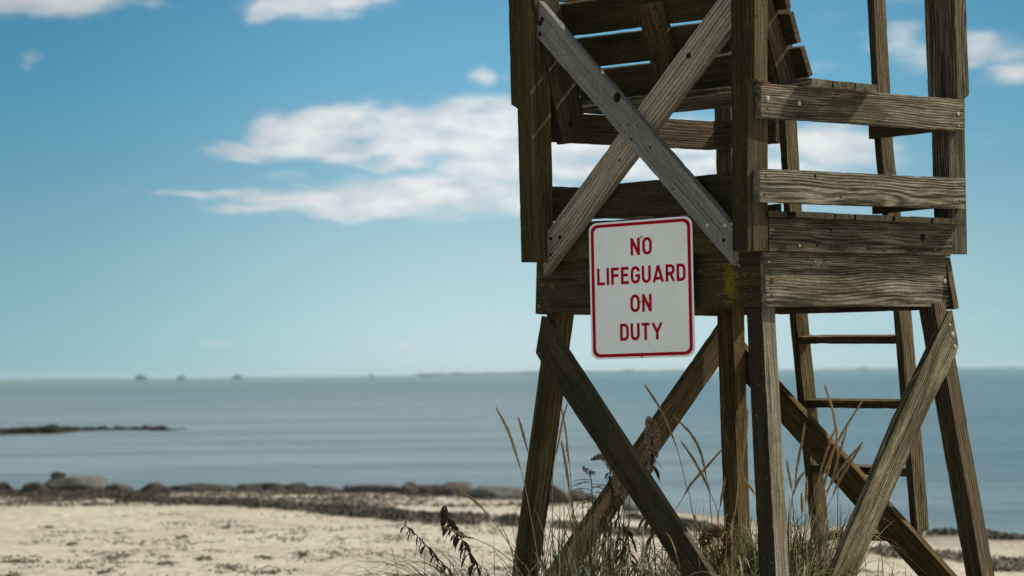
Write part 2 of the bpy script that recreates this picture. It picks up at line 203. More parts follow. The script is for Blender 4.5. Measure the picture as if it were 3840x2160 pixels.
# shoreline rocks: x, y, width, height, kind
RK = [
  [-9.71,55.75,0.49,0.26,0],
  [-8.98,54.78,0.63,0.28,0],
  [-8.39,55.74,1.34,0.33,1],
  [-7.29,54.5,0.58,0.22,0],
  [-6.74,54.63,0.51,0.2,0],
  [-6.15,57.05,1.26,0.11,0],
  [-4.92,56.42,0.89,0.14,0],
  [-4.25,56.46,0.45,0.09,0],
  [-10.08,65.57,0.24,0.07,2],
  [-4.68,56.35,0.41,0.13,0],
  [-4.18,56.19,0.52,0.12,0],
  [-3.61,55.85,0.57,0.09,0],
  [-2.63,53.63,1.14,0.2,1],
  [-1.89,52.12,0.32,0.2,0],
  [-1.52,52.57,0.56,0.19,0],
  [-1.03,51.94,0.56,0.21,0],
  [-0.29,49.6,0.92,0.24,1],
  [0.7,47.16,0.3,0.27,0],
  [0.97,48.16,0.27,0.22,0],
  [1.25,49.42,0.26,0.19,0],
  [1.04,48.22,0.24,0.24,0],
  [1.74,45.08,0.22,0.25,3],
  [1.89,45.67,0.13,0.19,0],
]
# wrack bands: x, y, width
WB = [
  [[-9.86,55.38,2.16],[-9.13,54.83,3.69],[-8.54,54.92,4.62],[-7.93,53.92,4.88],[-7.11,52.35,3.57],[-6.24,50.22,2.2]],
  [[-6.54,49.27,1.33],[-5.46,48.33,1.53],[-4.53,47.05,1.79],[-3.37,44.67,1.91]],
  [[-3.54,44.68,1.7],[-2.83,43.36,2.0],[-1.98,41.0,2.14],[-1.47,39.56,2.16],[-0.78,38.54,2.52],[0.19,37.51,2.23]],
  [[0.59,36.93,1.15],[0.97,35.51,1.07],[1.36,35.25,1.23],[1.67,36.23,0.75]],
  [[1.63,41.43,0.49],[1.83,41.2,0.6],[2.3,38.76,0.64],[2.5,37.45,0.59],[2.85,37.46,0.5]],
  [[3.91,32.81,0.85],[4.07,32.51,1.53],[4.21,31.77,1.47],[4.42,31.56,1.18],[4.78,31.43,1.43]],
  [[4.74,29.31,0.91],[4.93,29.61,1.27],[5.06,29.76,1.28],[5.26,29.9,1.06]],
  [[5.38,38.0,0.38],[6.0,38.59,0.63],[6.18,37.15,0.75],[6.44,36.59,0.55]],
]
PT = [[-2.17, 49.46, 0.2], [-1.56, 51.5, 0.17], [-4.32, 54.44, 0.14], [-3.02, 50.7, 0.1], [-1.47, 46.88, 0.08], [-5.73, 55.64, 0.09], [-5.11, 54.7, 0.11], [-4.38, 51.52, 0.09], [-3.87, 52.54, 0.12], [-3.68, 54.92, 0.09], [5.97, 38.46, 0.07], [6.19, 37.14, 0.06], [-3.84, 28.26, 0.09], [-3.17, 26.76, 0.07], [-2.53, 26.26, 0.1], [-2.98, 28.16, 0.06], [-4.76, 31.54, 0.05], [-3.55, 36.16, 0.03], [-5.83, 36.68, 0.05], [-3.57, 25.52, 0.07], [-4.65, 27.38, 0.12], [-3.78, 33.4, 0.06], [-2.16, 25.38, 0.11], [-2.39, 28.1, 0.06], [-2.08, 28.58, 0.05], [-4.4, 25.6, 0.09]]
JT = [[-20.73, 114.79, 0.58], [-20.25, 115.74, 0.51], [-19.66, 117.27, 0.44], [-18.75, 117.37, 0.45], [-18.49, 122.21, 0.26], [-17.4, 123.29, 0.17], [-16.14, 123.21, 0.18], [-15.38, 122.73, 0.12], [-14.87, 123.13, 0.07]]
# clouds: azimuth, elevation, half width, half height, strength
CL = [[-0.0605, 0.0865, 0.0188, 0.0057, 1], [-0.0736, 0.0821, 0.0139, 0.0045, 1], [-0.0891, 0.0769, 0.0155, 0.0037, 0.85], [-0.0679, 0.0776, 0.0245, 0.0049, 1], [-0.0557, 0.0751, 0.009, 0.0037, 1], [-0.0336, 0.0866, 0.0139, 0.0051, 1], [-0.0189, 0.0869, 0.0139, 0.0065, 1], [-0.0025, 0.0875, 0.0139, 0.0065, 1], [-0.0337, 0.0793, 0.0212, 0.0073, 1], [-0.0108, 0.0783, 0.0212, 0.0082, 1], [-0.0403, 0.0713, 0.0155, 0.0023, 0.8], [-0.0028, 0.07, 0.0245, 0.0057, 1], [-0.0518, 0.0604, 0.0351, 0.0047, 1], [-0.0803, 0.0617, 0.0269, 0.0024, 0.9], [-0.0233, 0.0613, 0.0392, 0.0069, 1], [-0.0551, 0.0555, 0.0237, 0.0026, 0.9], [-0.0852, 0.0572, 0.0171, 0.002, 0.8], [-0.1167, 0.0625, 0.0057, 0.0011, 0.6], [-0.1038, 0.0614, 0.0114, 0.0016, 0.7], [-0.134, 0.0633, 0.0041, 0.0008, 0.35], [-0.0778, 0.0673, 0.0122, 0.0011, 0.45], [-0.0518, 0.0649, 0.0245, 0.0016, 0.6], [-0.0097, 0.1018, 0.0051, 0.0039, 0.75], [-0.0024, 0.1009, 0.0041, 0.0024, 0.4], [-0.1612, 0.108, 0.0037, 0.0037, 0.45], [-0.1711, 0.1099, 0.0049, 0.0016, 0.25], [-0.1722, 0.1294, 0.0163, 0.0065, 0.9], [-0.1523, 0.1272, 0.0245, 0.0049, 0.95], [-0.1363, 0.1249, 0.0073, 0.0024, 0.6], [-0.1209, 0.1262, 0.009, 0.0024, 0.5], [-0.0674, 0.1274, 0.022, 0.0049, 1], [-0.0837, 0.1258, 0.0057, 0.0041, 0.8], [-0.047, 0.1273, 0.009, 0.0029, 0.7], [-0.101, 0.0109, 0.0106, 0.0013, 0.5], [-0.0426, 0.0102, 0.0122, 0.0012, 0.65], [-0.054, 0.0115, 0.0082, 0.001, 0.5], [-0.1516, 0.0106, 0.0057, 0.001, 0.45], [-0.1251, 0.0127, 0.0196, 0.0013, 0.3], [-0.0727, 0.0073, 0.0245, 0.0015, 0.3], [0.0443, 0.0774, 0.0545, 0.0068, 1], [0.0351, 0.0685, 0.0382, 0.0045, 0.9], [0.0714, 0.0679, 0.0455, 0.005, 0.9], [0.0217, 0.0877, 0.0227, 0.0045, 0.9], [0.1076, 0.0762, 0.0218, 0.0068, 1], [0.1166, 0.0706, 0.0182, 0.0036, 0.7], [0.0985, 0.0647, 0.0273, 0.0032, 0.8], [0.1254, 0.0624, 0.0164, 0.0027, 0.6], [0.0712, 0.057, 0.0455, 0.0027, 0.5], [0.1316, 0.1116, 0.01, 0.0055, 0.7], [0.1368, 0.1052, 0.01, 0.0064, 0.6], [0.1494, 0.1076, 0.0082, 0.0055, 0.55], [0.1618, 0.1063, 0.0145, 0.0055, 0.75], [0.1706, 0.0989, 0.01, 0.0045, 0.75], [0.1062, 0.1024, 0.0136, 0.0036, 0.3], [0.1083, 0.1194, 0.0109, 0.0055, 0.25], [0.1578, 0.0769, 0.0109, 0.0036, 0.25], [0.0887, 0.0173, 0.0227, 0.0016, 0.35], [0.1247, 0.0173, 0.0182, 0.0016, 0.3], [0.1603, 0.0176, 0.0136, 0.0018, 0.35], [0.0253, 0.0141, 0.0136, 0.0013, 0.2], [0.1399, 0.1275, 0.0182, 0.0055, 0.4]]

class NT:
    """small helper round a node tree"""
    def __init__(s, t): s.t = t; t.nodes.clear()
    def n(s, typ, **k):
        o = s.t.nodes.new(typ)
        for a, v in k.items():
            if a.startswith('i_'):
                key = a[2:]; o.inputs[int(key) if key.isdigit() else key].default_value = v
            else: setattr(o, a, v)
        return o
    def l(s, a, b, i=0):
        s.t.links.new(a if isinstance(a, bpy.types.NodeSocket) else a.outputs[0], b.inputs[i])
    def math(s, op, a, b=None, c=None, clamp=False):
        o = s.t.nodes.new('ShaderNodeMath'); o.operation = op; o.use_clamp = clamp
        for i, v in enumerate((a, b, c)):
            if v is None: continue
            if isinstance(v, (int, float)): o.inputs[i].default_value = v
            else: s.l(v, o, i)
        return o.outputs[0]
    def vmath(s, op, a, b=None):
        o = s.t.nodes.new('ShaderNodeVectorMath'); o.operation = op
        for i, v in enumerate((a, b)):
            if v is None: continue
            if isinstance(v, (tuple, list)): o.inputs[i].default_value = v
            elif isinstance(v, (int, float)) and op == 'SCALE': o.inputs['Scale'].default_value = v
            else: s.l(v, o, i)
        return o
    def mr(s, v, a, b, c=0.0, d=1.0, smooth=True):
        o = s.t.nodes.new('ShaderNodeMapRange'); o.interpolation_type = 'SMOOTHSTEP' if smooth else 'LINEAR'
        s.l(v, o, 0)
        for i, x in zip((1, 2, 3, 4), (a, b, c, d)): o.inputs[i].default_value = x
        return o.outputs[0]
    def mix(s, f, a, b, mode='MIX'):
        o = s.t.nodes.new('ShaderNodeMix'); o.data_type = 'RGBA'; o.blend_type = mode
        for i, v in ((0, f), (6, a), (7, b)):
            if isinstance(v, (int, float)): o.inputs[i].default_value = v
            elif isinstance(v, tuple): o.inputs[i].default_value = (*v, 1) if len(v) == 3 else v
            else: s.l(v, o, i)
        return o.outputs[2]
    def ramp(s, v, stops):
        o = s.t.nodes.new('ShaderNodeValToRGB'); e = o.color_ramp.elements
        while len(e) < len(stops): e.new(0.5)
        for el, (p, c) in zip(e, stops): el.position = p; el.color = (*c, 1) if len(c) == 3 else c
        s.l(v, o, 0); return o.outputs[0]
    def noise(s, vec, scale, detail=4.0, rough=0.55, dist=0.0):
        o = s.t.nodes.new('ShaderNodeTexNoise'); o.inputs['Scale'].default_value = scale
        o.inputs['Detail'].default_value = detail; o.inputs['Roughness'].default_value = rough; o.inputs['Distortion'].default_value = dist
        if vec is not None: s.l(vec, o, 0)
        return o.outputs[0]
    def scale(s, vec, xyz, loc=(0, 0, 0)):
        o = s.t.nodes.new('ShaderNodeMapping'); o.inputs['Scale'].default_value = xyz; o.inputs['Location'].default_value = loc
        s.l(vec, o, 0); return o.outputs[0]

# ------------------------------------------------------------------ sky: sky model with added cloud fill above, the low band by direction with its clouds
world = bpy.data.worlds.new('World'); S.world = world; world.use_nodes = True
w = NT(world.node_tree)
out = w.n('ShaderNodeOutputWorld'); bg = w.n('ShaderNodeBackground'); bg.inputs[1].default_value = 1.0
sky = w.n('ShaderNodeTexSky'); sky.sky_type = 'NISHITA'; sky.sun_disc = False
sky.sun_elevation = SUN_EL; sky.sun_rotation = math.atan2(SUN_DIR[0], SUN_DIR[1]); sky.air_density = 1.2; sky.ozone_density = 2.0
skyc = w.vmath('SCALE', sky, SKYS).outputs[0]
tc = w.n('ShaderNodeTexCoord'); d = w.vmath('NORMALIZE', tc.outputs['Generated']).outputs[0]
sp = w.n('ShaderNodeSeparateXYZ'); w.l(d, sp)
az = w.math('ARCTAN2', sp.outputs[0], sp.outputs[1]); el = w.math('ARCSINE', sp.outputs[2])
cb = w.n('ShaderNodeCombineXYZ'); w.l(az, cb, 0); w.l(el, cb, 1)
warp = w.noise(w.scale(cb.outputs[0], (50, 100, 1)), 1.0, 4, 0.5)
warp2 = w.noise(w.scale(cb.outputs[0], (50, 120, 1), (7, 3, 2)), 1.0, 4, 0.5)
wx = w.math('MULTIPLY_ADD', warp, 0.022, -0.011); wy = w.math('MULTIPLY_ADD', warp2, 0.012, -0.006)
cw = w.n('ShaderNodeCombineXYZ'); w.l(w.math('ADD', az, wx), cw, 0); w.l(w.math('ADD', el, wy), cw, 1)
acc = None
for (a, e, ra, re, amp) in CL:
    m = w.scale(cw.outputs[0], (1/ra, 1/re, 1), (-a/ra, -e/re, 0))
    ln = w.vmath('LENGTH', m).outputs['Value']
    v = w.mr(ln, 1.95, 0.05, 0.0, amp)
    acc = v if acc is None else w.math('MAXIMUM', acc, v)
fine = w.noise(w.scale(cb.outputs[0], (75, 210, 1), (3, 9, 0)), 1.0, 5, 0.5)
dens = w.math('ADD', acc, w.math('MULTIPLY_ADD', fine, 0.7, -0.35))
cloud = w.math('MULTIPLY', w.mr(dens, 0.02, 1.02), w.mr(acc, 0.0, 0.70))
shade_n = w.noise(w.scale(cb.outputs[0], (50, 150, 1), (11, 5, 0)), 1.0, 5, 0.55)
cloud_c = w.ramp(shade_n, [(0.36, (0.58, 0.66, 0.71)), (0.48, (0.74, 0.78, 0.80)), (0.60, (0.88, 0.89, 0.885))])
grad = w.ramp(w.math('DIVIDE', el, 0.13), [(0.0, (0.55, 0.715, 0.745)), (0.12, (0.52, 0.705, 0.745)), (0.33, (0.41, 0.61, 0.685)), (0.55, (0.255, 0.50, 0.645)), (0.78, (0.165, 0.43, 0.62)), (1.0, (0.12, 0.35, 0.55))])
azf = w.mr(az, -0.19, 0.0, 0.66, 1.0)
azr = w.mr(az, 0.06, 0.19, 1.0, 0.80)
af = w.math('ADD', w.math('MULTIPLY', azf, azr), w.mr(w.math('ABSOLUTE', az), 0.3, 0.9, 0.0, 0.35))  # band lifted away from the view, as added ambient light
gradm = w.vmath('MULTIPLY', grad, None); cmb = w.n('ShaderNodeCombineXYZ')
w.l(w.math('POWER', af, 1.75), cmb, 0); w.l(af, cmb, 1); w.l(w.math('POWER', af, 0.85), cmb, 2); w.l(cmb, gradm, 1)
cl2 = w.vmath('SCALE', cloud_c); w.l(w.math('POWER', af, 0.8), cl2, 3)
low = w.mix(w.math('MULTIPLY', cloud, 0.96), gradm.outputs[0], cl2.outputs[0])
# round the rest of the horizon a brightened band without modelled clouds; overhead the physical sky whitened by added cloud
blend = w.mr(el, 0.13, 0.40)
cov = w.mr(w.noise(w.scale(d, (2.2, 2.2, 4.5)), 1.0, 5, 0.55), 0.40, 0.62, 0.0, 0.9)
high = w.mix(cov, skyc, CLOUD_FILL)
w.l(w.mix(blend, low, high), bg); w.l(bg, out)

# ------------------------------------------------------------------ materials
def mat(name):
    m = bpy.data.materials.new(name); m.use_nodes = True; t = NT(m.node_tree)
    o = t.n('ShaderNodeOutputMaterial'); b = t.n('ShaderNodeBsdfPrincipled'); t.l(b, o)
    return m, t, b

def wood(name, dark, mid, light, moss=0.0, mossc=(0.075, 0.075, 0.025), lichen=0.0, contrast=1.0, ring=34.0, rough=0.85, stain=0.5, wamp=0.24, extra=None, side=None):
    m, t, b = mat(name)
    tc = t.n('ShaderNodeTexCoord'); oi = t.n('ShaderNodeObjectInfo')
    rnd = t.vmath('SCALE', None); t.t.links.new(oi.outputs['Random'], rnd.inputs[3]); rnd.inputs[0].default_value = (37.0, 0.13, 0.05)
    p = t.vmath('ADD', tc.outputs['Object'], rnd).outputs[0]
    # knots disturb the rings round them
    vo = t.n('ShaderNodeTexVoronoi'); vo.inputs['Scale'].default_value = 2.6; vo.inputs['Randomness'].default_value = 1.0
    t.l(t.scale(p, (1.0, 2.2, 0.6)), vo)
    kd = vo.outputs['Distance']; ksc = t.n('ShaderNodeSeparateColor'); t.l(vo.outputs['Color'], ksc); kon = t.mr(ksc.outputs[0], 0.55, 0.60)
    bulge = t.math('MULTIPLY', t.mr(kd, 0.22, 0.0, 0.0, 0.024), kon)
    low = t.noise(t.scale(p, (1.1, 4, 4)), 1.0, 2, 0.5)
    off = t.math('MULTIPLY_ADD', low, 0.045, bulge)
    cx = t.n('ShaderNodeCombineXYZ'); cx.inputs[0].default_value = 0; t.l(off, cx, 1); t.l(off, cx, 2)
    q = t.vmath('ADD', t.scale(p, (0.06, 1, 1), (0, 0.03, 0.05)), cx).outputs[0]
    wv = t.n('ShaderNodeTexWave'); wv.wave_type = 'RINGS'; wv.rings_direction = 'X'; wv.wave_profile = 'SIN'
    wv.inputs['Scale'].default_value = ring; wv.inputs['Distortion'].default_value = 3.0; wv.inputs['Detail'].default_value = 3; wv.inputs['Detail Scale'].default_value = 2.5
    t.l(q, wv)
    fib = t.noise(t.scale(p, (9, 150, 150)), 1.0, 4, 0.65)
    fib2 = t.noise(t.scale(p, (2.5, 45, 45), (3, 1, 2)), 1.0, 4, 0.6)
    g = t.math('ADD', t.math('MULTIPLY', wv.outputs[0], wamp), t.math('MULTIPLY_ADD', fib, 0.50, t.math('MULTIPLY', fib2, 0.62)))
    g = t.mr(g, 0.42 if wamp > 0.15 else 0.34, 0.70+wamp+(0 if wamp > 0.15 else 0.10), 0, 1, False)
    base = t.ramp(g, [(0.5 - 0.38/contrast if contrast > 1 else 0.08, dark), (0.5, mid), (0.5 + 0.36/contrast if contrast > 1 else 0.92, light)])
    st = t.noise(t.scale(p, (2.2, 9, 9), (5, 5, 5)), 1.0, 5, 0.6)
    base = t.mix(t.mr(st, 0.40, 0.72, 0, stain), base, (dark[0]*0.75, dark[1]*0.78, dark[2]*0.78))
    if moss:
        mo = t.noise(t.scale(p, (3.0, 11, 11), (1, 8, 3)), 1.0, 6, 0.7)
        base = t.mix(t.mr(mo, 0.40, 0.66, 0, moss), base, mossc)
        bl = t.noise(t.scale(p, (5.0, 22, 22), (9, 8, 3)), 1.0, 5, 0.7)
        base = t.mix(t.mr(bl, 0.56, 0.72, 0, moss*0.8), base, (0.018, 0.018, 0.012))
    if side:      # darker base on front and back faces, lighter side tones on the others
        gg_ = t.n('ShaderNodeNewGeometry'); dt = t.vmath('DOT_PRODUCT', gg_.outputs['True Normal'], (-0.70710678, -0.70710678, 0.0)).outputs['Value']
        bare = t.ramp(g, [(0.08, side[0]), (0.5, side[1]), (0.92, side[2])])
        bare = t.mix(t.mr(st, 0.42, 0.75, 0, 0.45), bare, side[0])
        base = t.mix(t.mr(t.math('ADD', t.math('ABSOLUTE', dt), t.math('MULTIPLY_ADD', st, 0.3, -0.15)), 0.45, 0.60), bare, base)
    # dark heart of a knot and drying checks
    base = t.mix(t.math('MULTIPLY', t.mr(kd, 0.050, 0.022, 0, 0.85), kon), base, (0.02, 0.014, 0.010))
    ck = t.noise(t.scale(p, (1.6, 75, 75), (2, 4, 6)), 1.0, 2, 0.5)
    crack = t.mr(ck, 0.66, 0.72)
    base = t.mix(t.math('MULTIPLY', crack, 0.8), base, (0.012, 0.010, 0.008))
    if lichen:
        v2 = t.n('ShaderNodeTexVoronoi'); v2.inputs['Scale'].default_value = 62; v2.inputs['Randomness'].default_value = 1
        t.l(t.scale(p, (0.65, 1.4, 1.2)), v2)
        ln = t.noise(t.scale(p, (3, 7, 7), (4, 2, 9)), 1.0, 3, 0.6)
        spot = t.math('MULTIPLY', t.mr(v2.outputs['Distance'], 0.20, 0.13), t.mr(t.math('ADD', t.n('ShaderNodeSeparateColor').outputs[0] if False else v2.outputs['Position'], 0.0), 0, 1, 1, 1))
        sc = t.n('ShaderNodeSeparateColor'); t.l(v2.outputs['Color'], sc)
        spot = t.math('MULTIPLY', spot, t.mr(t.math('ADD', sc.outputs[0], ln), 1.16, 1.26))
        base = t.mix(t.math('MULTIPLY', spot, lichen), base, (0.30, 0.31, 0.24))
    if extra:
        em = t.scale(tc.outputs['Object'], (1/extra[2], 1/extra[3], 0), (-extra[0]/extra[2], -extra[1]/extra[3], 0)); el_ = t.vmath('LENGTH', em).outputs['Value']
        en = t.noise(t.scale(tc.outputs['Object'], (14, 60, 60)), 1.0, 4, 0.7)
        base = t.mix(t.mr(t.math('ADD', el_, t.math('MULTIPLY_ADD', en, 3.2, -1.6)), 1.0, 0.3, 0, 0.75), base, (0.17, 0.12, 0.010))
    grit = t.mr(t.noise(t.scale(p, (75, 150, 150), (2, 2, 2)), 1.0, 3, 0.7), 0.30, 0.70, 0.62, 1.32, False); gv = t.vmath('SCALE', base); t.l(grit, gv, 3); base = gv.outputs[0]
    hsv = t.n('ShaderNodeHueSaturation'); t.l(t.mix(1.0, base, (1.04, 1.0, 0.86) if mid[0] < 0.1 and not (side and side[1][0] > 0.15) else (1.0, 1.0, 0.96), 'MULTIPLY'), hsv, 4); t.l(t.mr(oi.outputs['Random'], 0, 1, 0.74, 1.22, False), hsv, 2); t.l(t.mr(t.math('FRACT', t.math('MULTIPLY', oi.outputs['Random'], 17.3)), 0, 1, 0.85, 1.15, False), hsv, 1); base = hsv.outputs[0]
    t.l(base, b, 'Base Color')
    b.inputs['Roughness'].default_value = rough; b.inputs['Specular IOR Level'].default_value = 0.10
    h = t.math('SUBTRACT', g, t.math('MULTIPLY', crack, 1.4))
    bp = t.n('ShaderNodeBump'); bp.inputs['Strength'].default_value = 0.8; bp.inputs['Distance'].default_value = 0.004
    t.l(h, bp, 'Height'); t.l(bp, b, 'Normal')
    return m

def plain(name, c, rough=0.6, spec=0.5, var=0.0, vs=60, trans=0.0, metal=0.0):
    m, t, b = mat(name)
    if var:
        tc = t.n('ShaderNodeTexCoord'); nz = t.noise(tc.outputs['Object'], vs, 3, 0.6)
        t.l(t.mix(t.mr(nz, 0.3, 0.7), tuple(x*(1-var) for x in c), tuple(min(1, x*(1+var)) for x in c)), b, 'Base Color')
    else: b.inputs['Base Color'].default_value = (*c, 1)
    b.inputs['Roughness'].default_value = rough; b.inputs['Specular IOR Level'].default_value = spec; b.inputs['Metallic'].default_value = metal
    if trans:
        tr = t.n('ShaderNodeBsdfTranslucent'); tr.inputs[0].default_value = (*[x*1.2 for x in c], 1)
        mx = t.n('ShaderNodeMixShader'); mx.inputs[0].default_value = trans
        t.l(b, mx, 1); t.l(tr, mx, 2); t.l(mx, t.t.nodes[0], 0)
    return m

M = {
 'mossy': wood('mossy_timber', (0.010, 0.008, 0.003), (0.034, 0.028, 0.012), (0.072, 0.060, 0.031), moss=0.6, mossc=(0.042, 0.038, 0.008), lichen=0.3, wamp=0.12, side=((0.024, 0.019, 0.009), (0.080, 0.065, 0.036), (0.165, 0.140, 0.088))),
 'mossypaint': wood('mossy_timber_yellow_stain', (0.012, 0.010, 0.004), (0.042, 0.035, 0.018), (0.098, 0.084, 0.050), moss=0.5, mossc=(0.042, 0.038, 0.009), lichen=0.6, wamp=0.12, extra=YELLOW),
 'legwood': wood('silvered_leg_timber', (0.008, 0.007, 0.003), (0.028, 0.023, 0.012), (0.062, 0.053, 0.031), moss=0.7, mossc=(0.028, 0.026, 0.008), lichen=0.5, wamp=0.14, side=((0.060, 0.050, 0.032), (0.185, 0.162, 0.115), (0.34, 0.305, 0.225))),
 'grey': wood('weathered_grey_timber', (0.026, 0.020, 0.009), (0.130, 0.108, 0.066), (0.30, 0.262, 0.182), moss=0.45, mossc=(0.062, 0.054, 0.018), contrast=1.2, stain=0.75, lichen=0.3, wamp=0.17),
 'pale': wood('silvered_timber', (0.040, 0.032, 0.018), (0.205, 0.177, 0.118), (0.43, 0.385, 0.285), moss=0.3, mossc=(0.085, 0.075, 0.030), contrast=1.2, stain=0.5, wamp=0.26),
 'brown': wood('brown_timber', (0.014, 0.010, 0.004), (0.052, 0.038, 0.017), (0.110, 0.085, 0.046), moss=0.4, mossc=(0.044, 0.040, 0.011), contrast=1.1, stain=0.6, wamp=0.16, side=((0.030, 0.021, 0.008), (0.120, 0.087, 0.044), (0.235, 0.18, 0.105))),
 'newgrey': wood('newer_grey_timber', (0.125, 0.12, 0.108), (0.198, 0.193, 0.178), (0.26, 0.256, 0.24), ring=20, stain=0.3, wamp=0.12),
 'newtan': wood('newer_tan_timber', (0.115, 0.092, 0.068), (0.228, 0.193, 0.150), (0.335, 0.295, 0.24), ring=22, contrast=1.1, stain=0.25, wamp=0.24),
}
M['bolt_pale'] = plain('galvanised_bolt', (0.42, 0.38, 0.31), 0.6, 0.4, 0.2, 200)
M['bolt_rust'] = plain('rusty_bolt', (0.14, 0.062, 0.035), 0.9, 0.2, 0.4, 300)
M['bolt_dark'] = plain('dark_nail', (0.012, 0.010, 0.008), 0.9, 0.1)
def multi(name, cols, rough=0.8, trans=0.3):
    m, t, b = mat(name); ge = t.n('ShaderNodeNewGeometry'); n_ = len(cols)
    c = t.ramp(ge.outputs['Random Per Island'], [(i/(n_-1), c_) for i, c_ in enumerate(cols)]); t.l(c, b, 'Base Color')
    b.inputs['Roughness'].default_value = rough; b.inputs['Specular IOR Level'].default_value = 0.25
    tr = t.n('ShaderNodeBsdfTranslucent'); t.l(c, tr); mx = t.n('ShaderNodeMixShader'); mx.inputs[0].default_value = trans
    t.l(b, mx, 1); t.l(tr, mx, 2); t.l(mx, t.t.nodes[0], 0); return m
M['straw'] = plain('dry_straw', (0.42, 0.30, 0.15), 0.7, 0.2, 0.3, 30, 0.30)
M['seed'] = plain('seed_head', (0.40, 0.27, 0.13), 0.8, 0.15, 0.35, 120, 0.25)
M['green'] = plain('green_leaf', (0.058, 0.098, 0.015), 0.55, 0.4, 0.3, 30, 0.35)
M['deadleaf'] = plain('dead_leaf', (0.048, 0.036, 0.016), 0.8, 0.2, 0.4, 60, 0.10)
M['deadstem'] = plain('dead_stem', (0.09, 0.065, 0.03), 0.8, 0.2, 0.3, 60)
M['fluff'] = multi('brown_fluff', [(0.07, 0.05, 0.028), (0.34, 0.25, 0.15), (0.58, 0.45, 0.29), (0.80, 0.68, 0.50)])
M['rustfluff'] = multi('rust_florets', [(0.035, 0.018, 0.008), (0.11, 0.045, 0.012), (0.24, 0.10, 0.025)])
M['blade'] = multi('green_blades', [(0.022, 0.036, 0.006), (0.060, 0.090, 0.012), (0.15, 0.18, 0.030), (0.34, 0.32, 0.09)], 0.5, 0.4)
M['dryblade'] = multi('dry_blades', [(0.16, 0.11, 0.05), (0.34, 0.25, 0.12), (0.50, 0.40, 0.22)], 0.6, 0.4)
M['greenfluff'] = plain('yellow_green_buds', (0.10, 0.09, 0.022), 0.9, 0.1, 0.4, 150, 0.2)

# ------------------------------------------------------------------ object helpers
def link(name, me, parent=None, material=None):
    o = bpy.data.objects.new(name, me); COL.objects.link(o)
    if parent: o.parent = parent
    if material: me.materials.append(material)
    return o
def tag(o, label=None, cat=None, group=None, kind=None):
    for k, v in (('label', label), ('category', cat), ('group', group), ('kind', kind)):
        if v: o[k] = v
    return o
def empty(name, loc, rz=0, parent=None):
    o = bpy.data.objects.new(name, None); COL.objects.link(o); o.location = loc; o.rotation_euler.z = rz
    if parent: o.parent = parent
    return o
def from_bm(name, bm, parent=None, material=None, smooth=False):
    me = bpy.data.meshes.new(name); bm.to_mesh(me); bm.free()
    if smooth: me.polygons.foreach_set('use_smooth', [True]*len(me.polygons))
    return link(name, me, parent, material)

# ------------------------------------------------------------------ the lifeguard tower (local x: towards the water, y: along the front, z: up)
TO = Vector((1.06182, 12.29082, 1.05))
tower = empty('lifeguard_tower', TO, R(45))
tag(tower, 'weathered wooden lifeguard chair tower with cross braces, seat and ladder above the beach', 'lifeguard tower')
ladder = empty('ladder', (0, 0, 0), 0, tower)
OWN = {'ladder': ladder, None: tower}
def board_mesh(pts, t, seed, bev=0.0028):
    bm = bmesh.new()
    z0, z1 = (t, 0.0) if t < 0 else (0.0, t)
    ar = sum(pts[i][0]*pts[(i+1) % len(pts)][1] - pts[(i+1) % len(pts)][0]*pts[i][1] for i in range(len(pts)))
    pp = pts if ar > 0 else pts[::-1]
    vb = [bm.verts.new((x, y, z0)) for x, y in pp]; vt = [bm.verts.new((x, y, z1)) for x, y in pp]
    bm.faces.new(vb[::-1]); bm.faces.new(vt)
    n = len(pp)
    for i in range(n): bm.faces.new((vb[i], vb[(i+1) % n], vt[(i+1) % n], vt[i]))
    if bev:
        bmesh.ops.bevel(bm, geom=bm.edges[:], offset=bev, segments=2, profile=0.6, affect='EDGES', clamp_overlap=True)
    xs = [v.co.x for v in bm.verts]; a, b = min(xs), max(xs); k = max(1, int((b-a)/0.028))
    for i in range(1, k):
        x = a + (b-a)*i/k
        bmesh.ops.bisect_plane(bm, geom=bm.verts[:]+bm.edges[:]+bm.faces[:], plane_co=(x, 0, 0), plane_no=(1, 0, 0))
    ys = [v.co.y for v in bm.verts]; y0, y1 = min(ys), max(ys)
    sx = seed*7.31
    for v in bm.verts:
        p = Vector((v.co.x*2.2+sx, v.co.y*9, v.co.z*9+sx)); q = Vector((v.co.x*21+sx, v.co.y*30, v.co.z*30))
        d1 = noise.noise_vector(p)*0.0013 + noise.noise_vector(q)*0.0009
        v.co.y += d1.y; v.co.z += d1.z
        # chipped and worn arrises
        ey = min(abs(v.co.y-y0), abs(v.co.y-y1))
        if ey < 0.005:
            c_ = noise.noise(Vector((v.co.x*24+sx*3, seed*1.7, v.co.z*30)))
            if c_ > 0.22: v.co.y += (0.0024 if abs(v.co.y-y0) < abs(v.co.y-y1) else -0.0024)*min(1.0, (c_-0.22)*4)
    bmesh.ops.recalc_face_normals(bm, faces=bm.faces[:])
    return bm
def frame(o, u, n):
    u = Vector(u).normalized(); n = Vector(n).normalized(); u = (u - n*u.dot(n)).normalized(); v = n.cross(u)
    m = Matrix.Identity(4)
    for i in range(3): m[i][0] = u[i]; m[i][1] = v[i]; m[i][2] = n[i]; m[i][3] = o[i]
    return m
GROUPED = {}
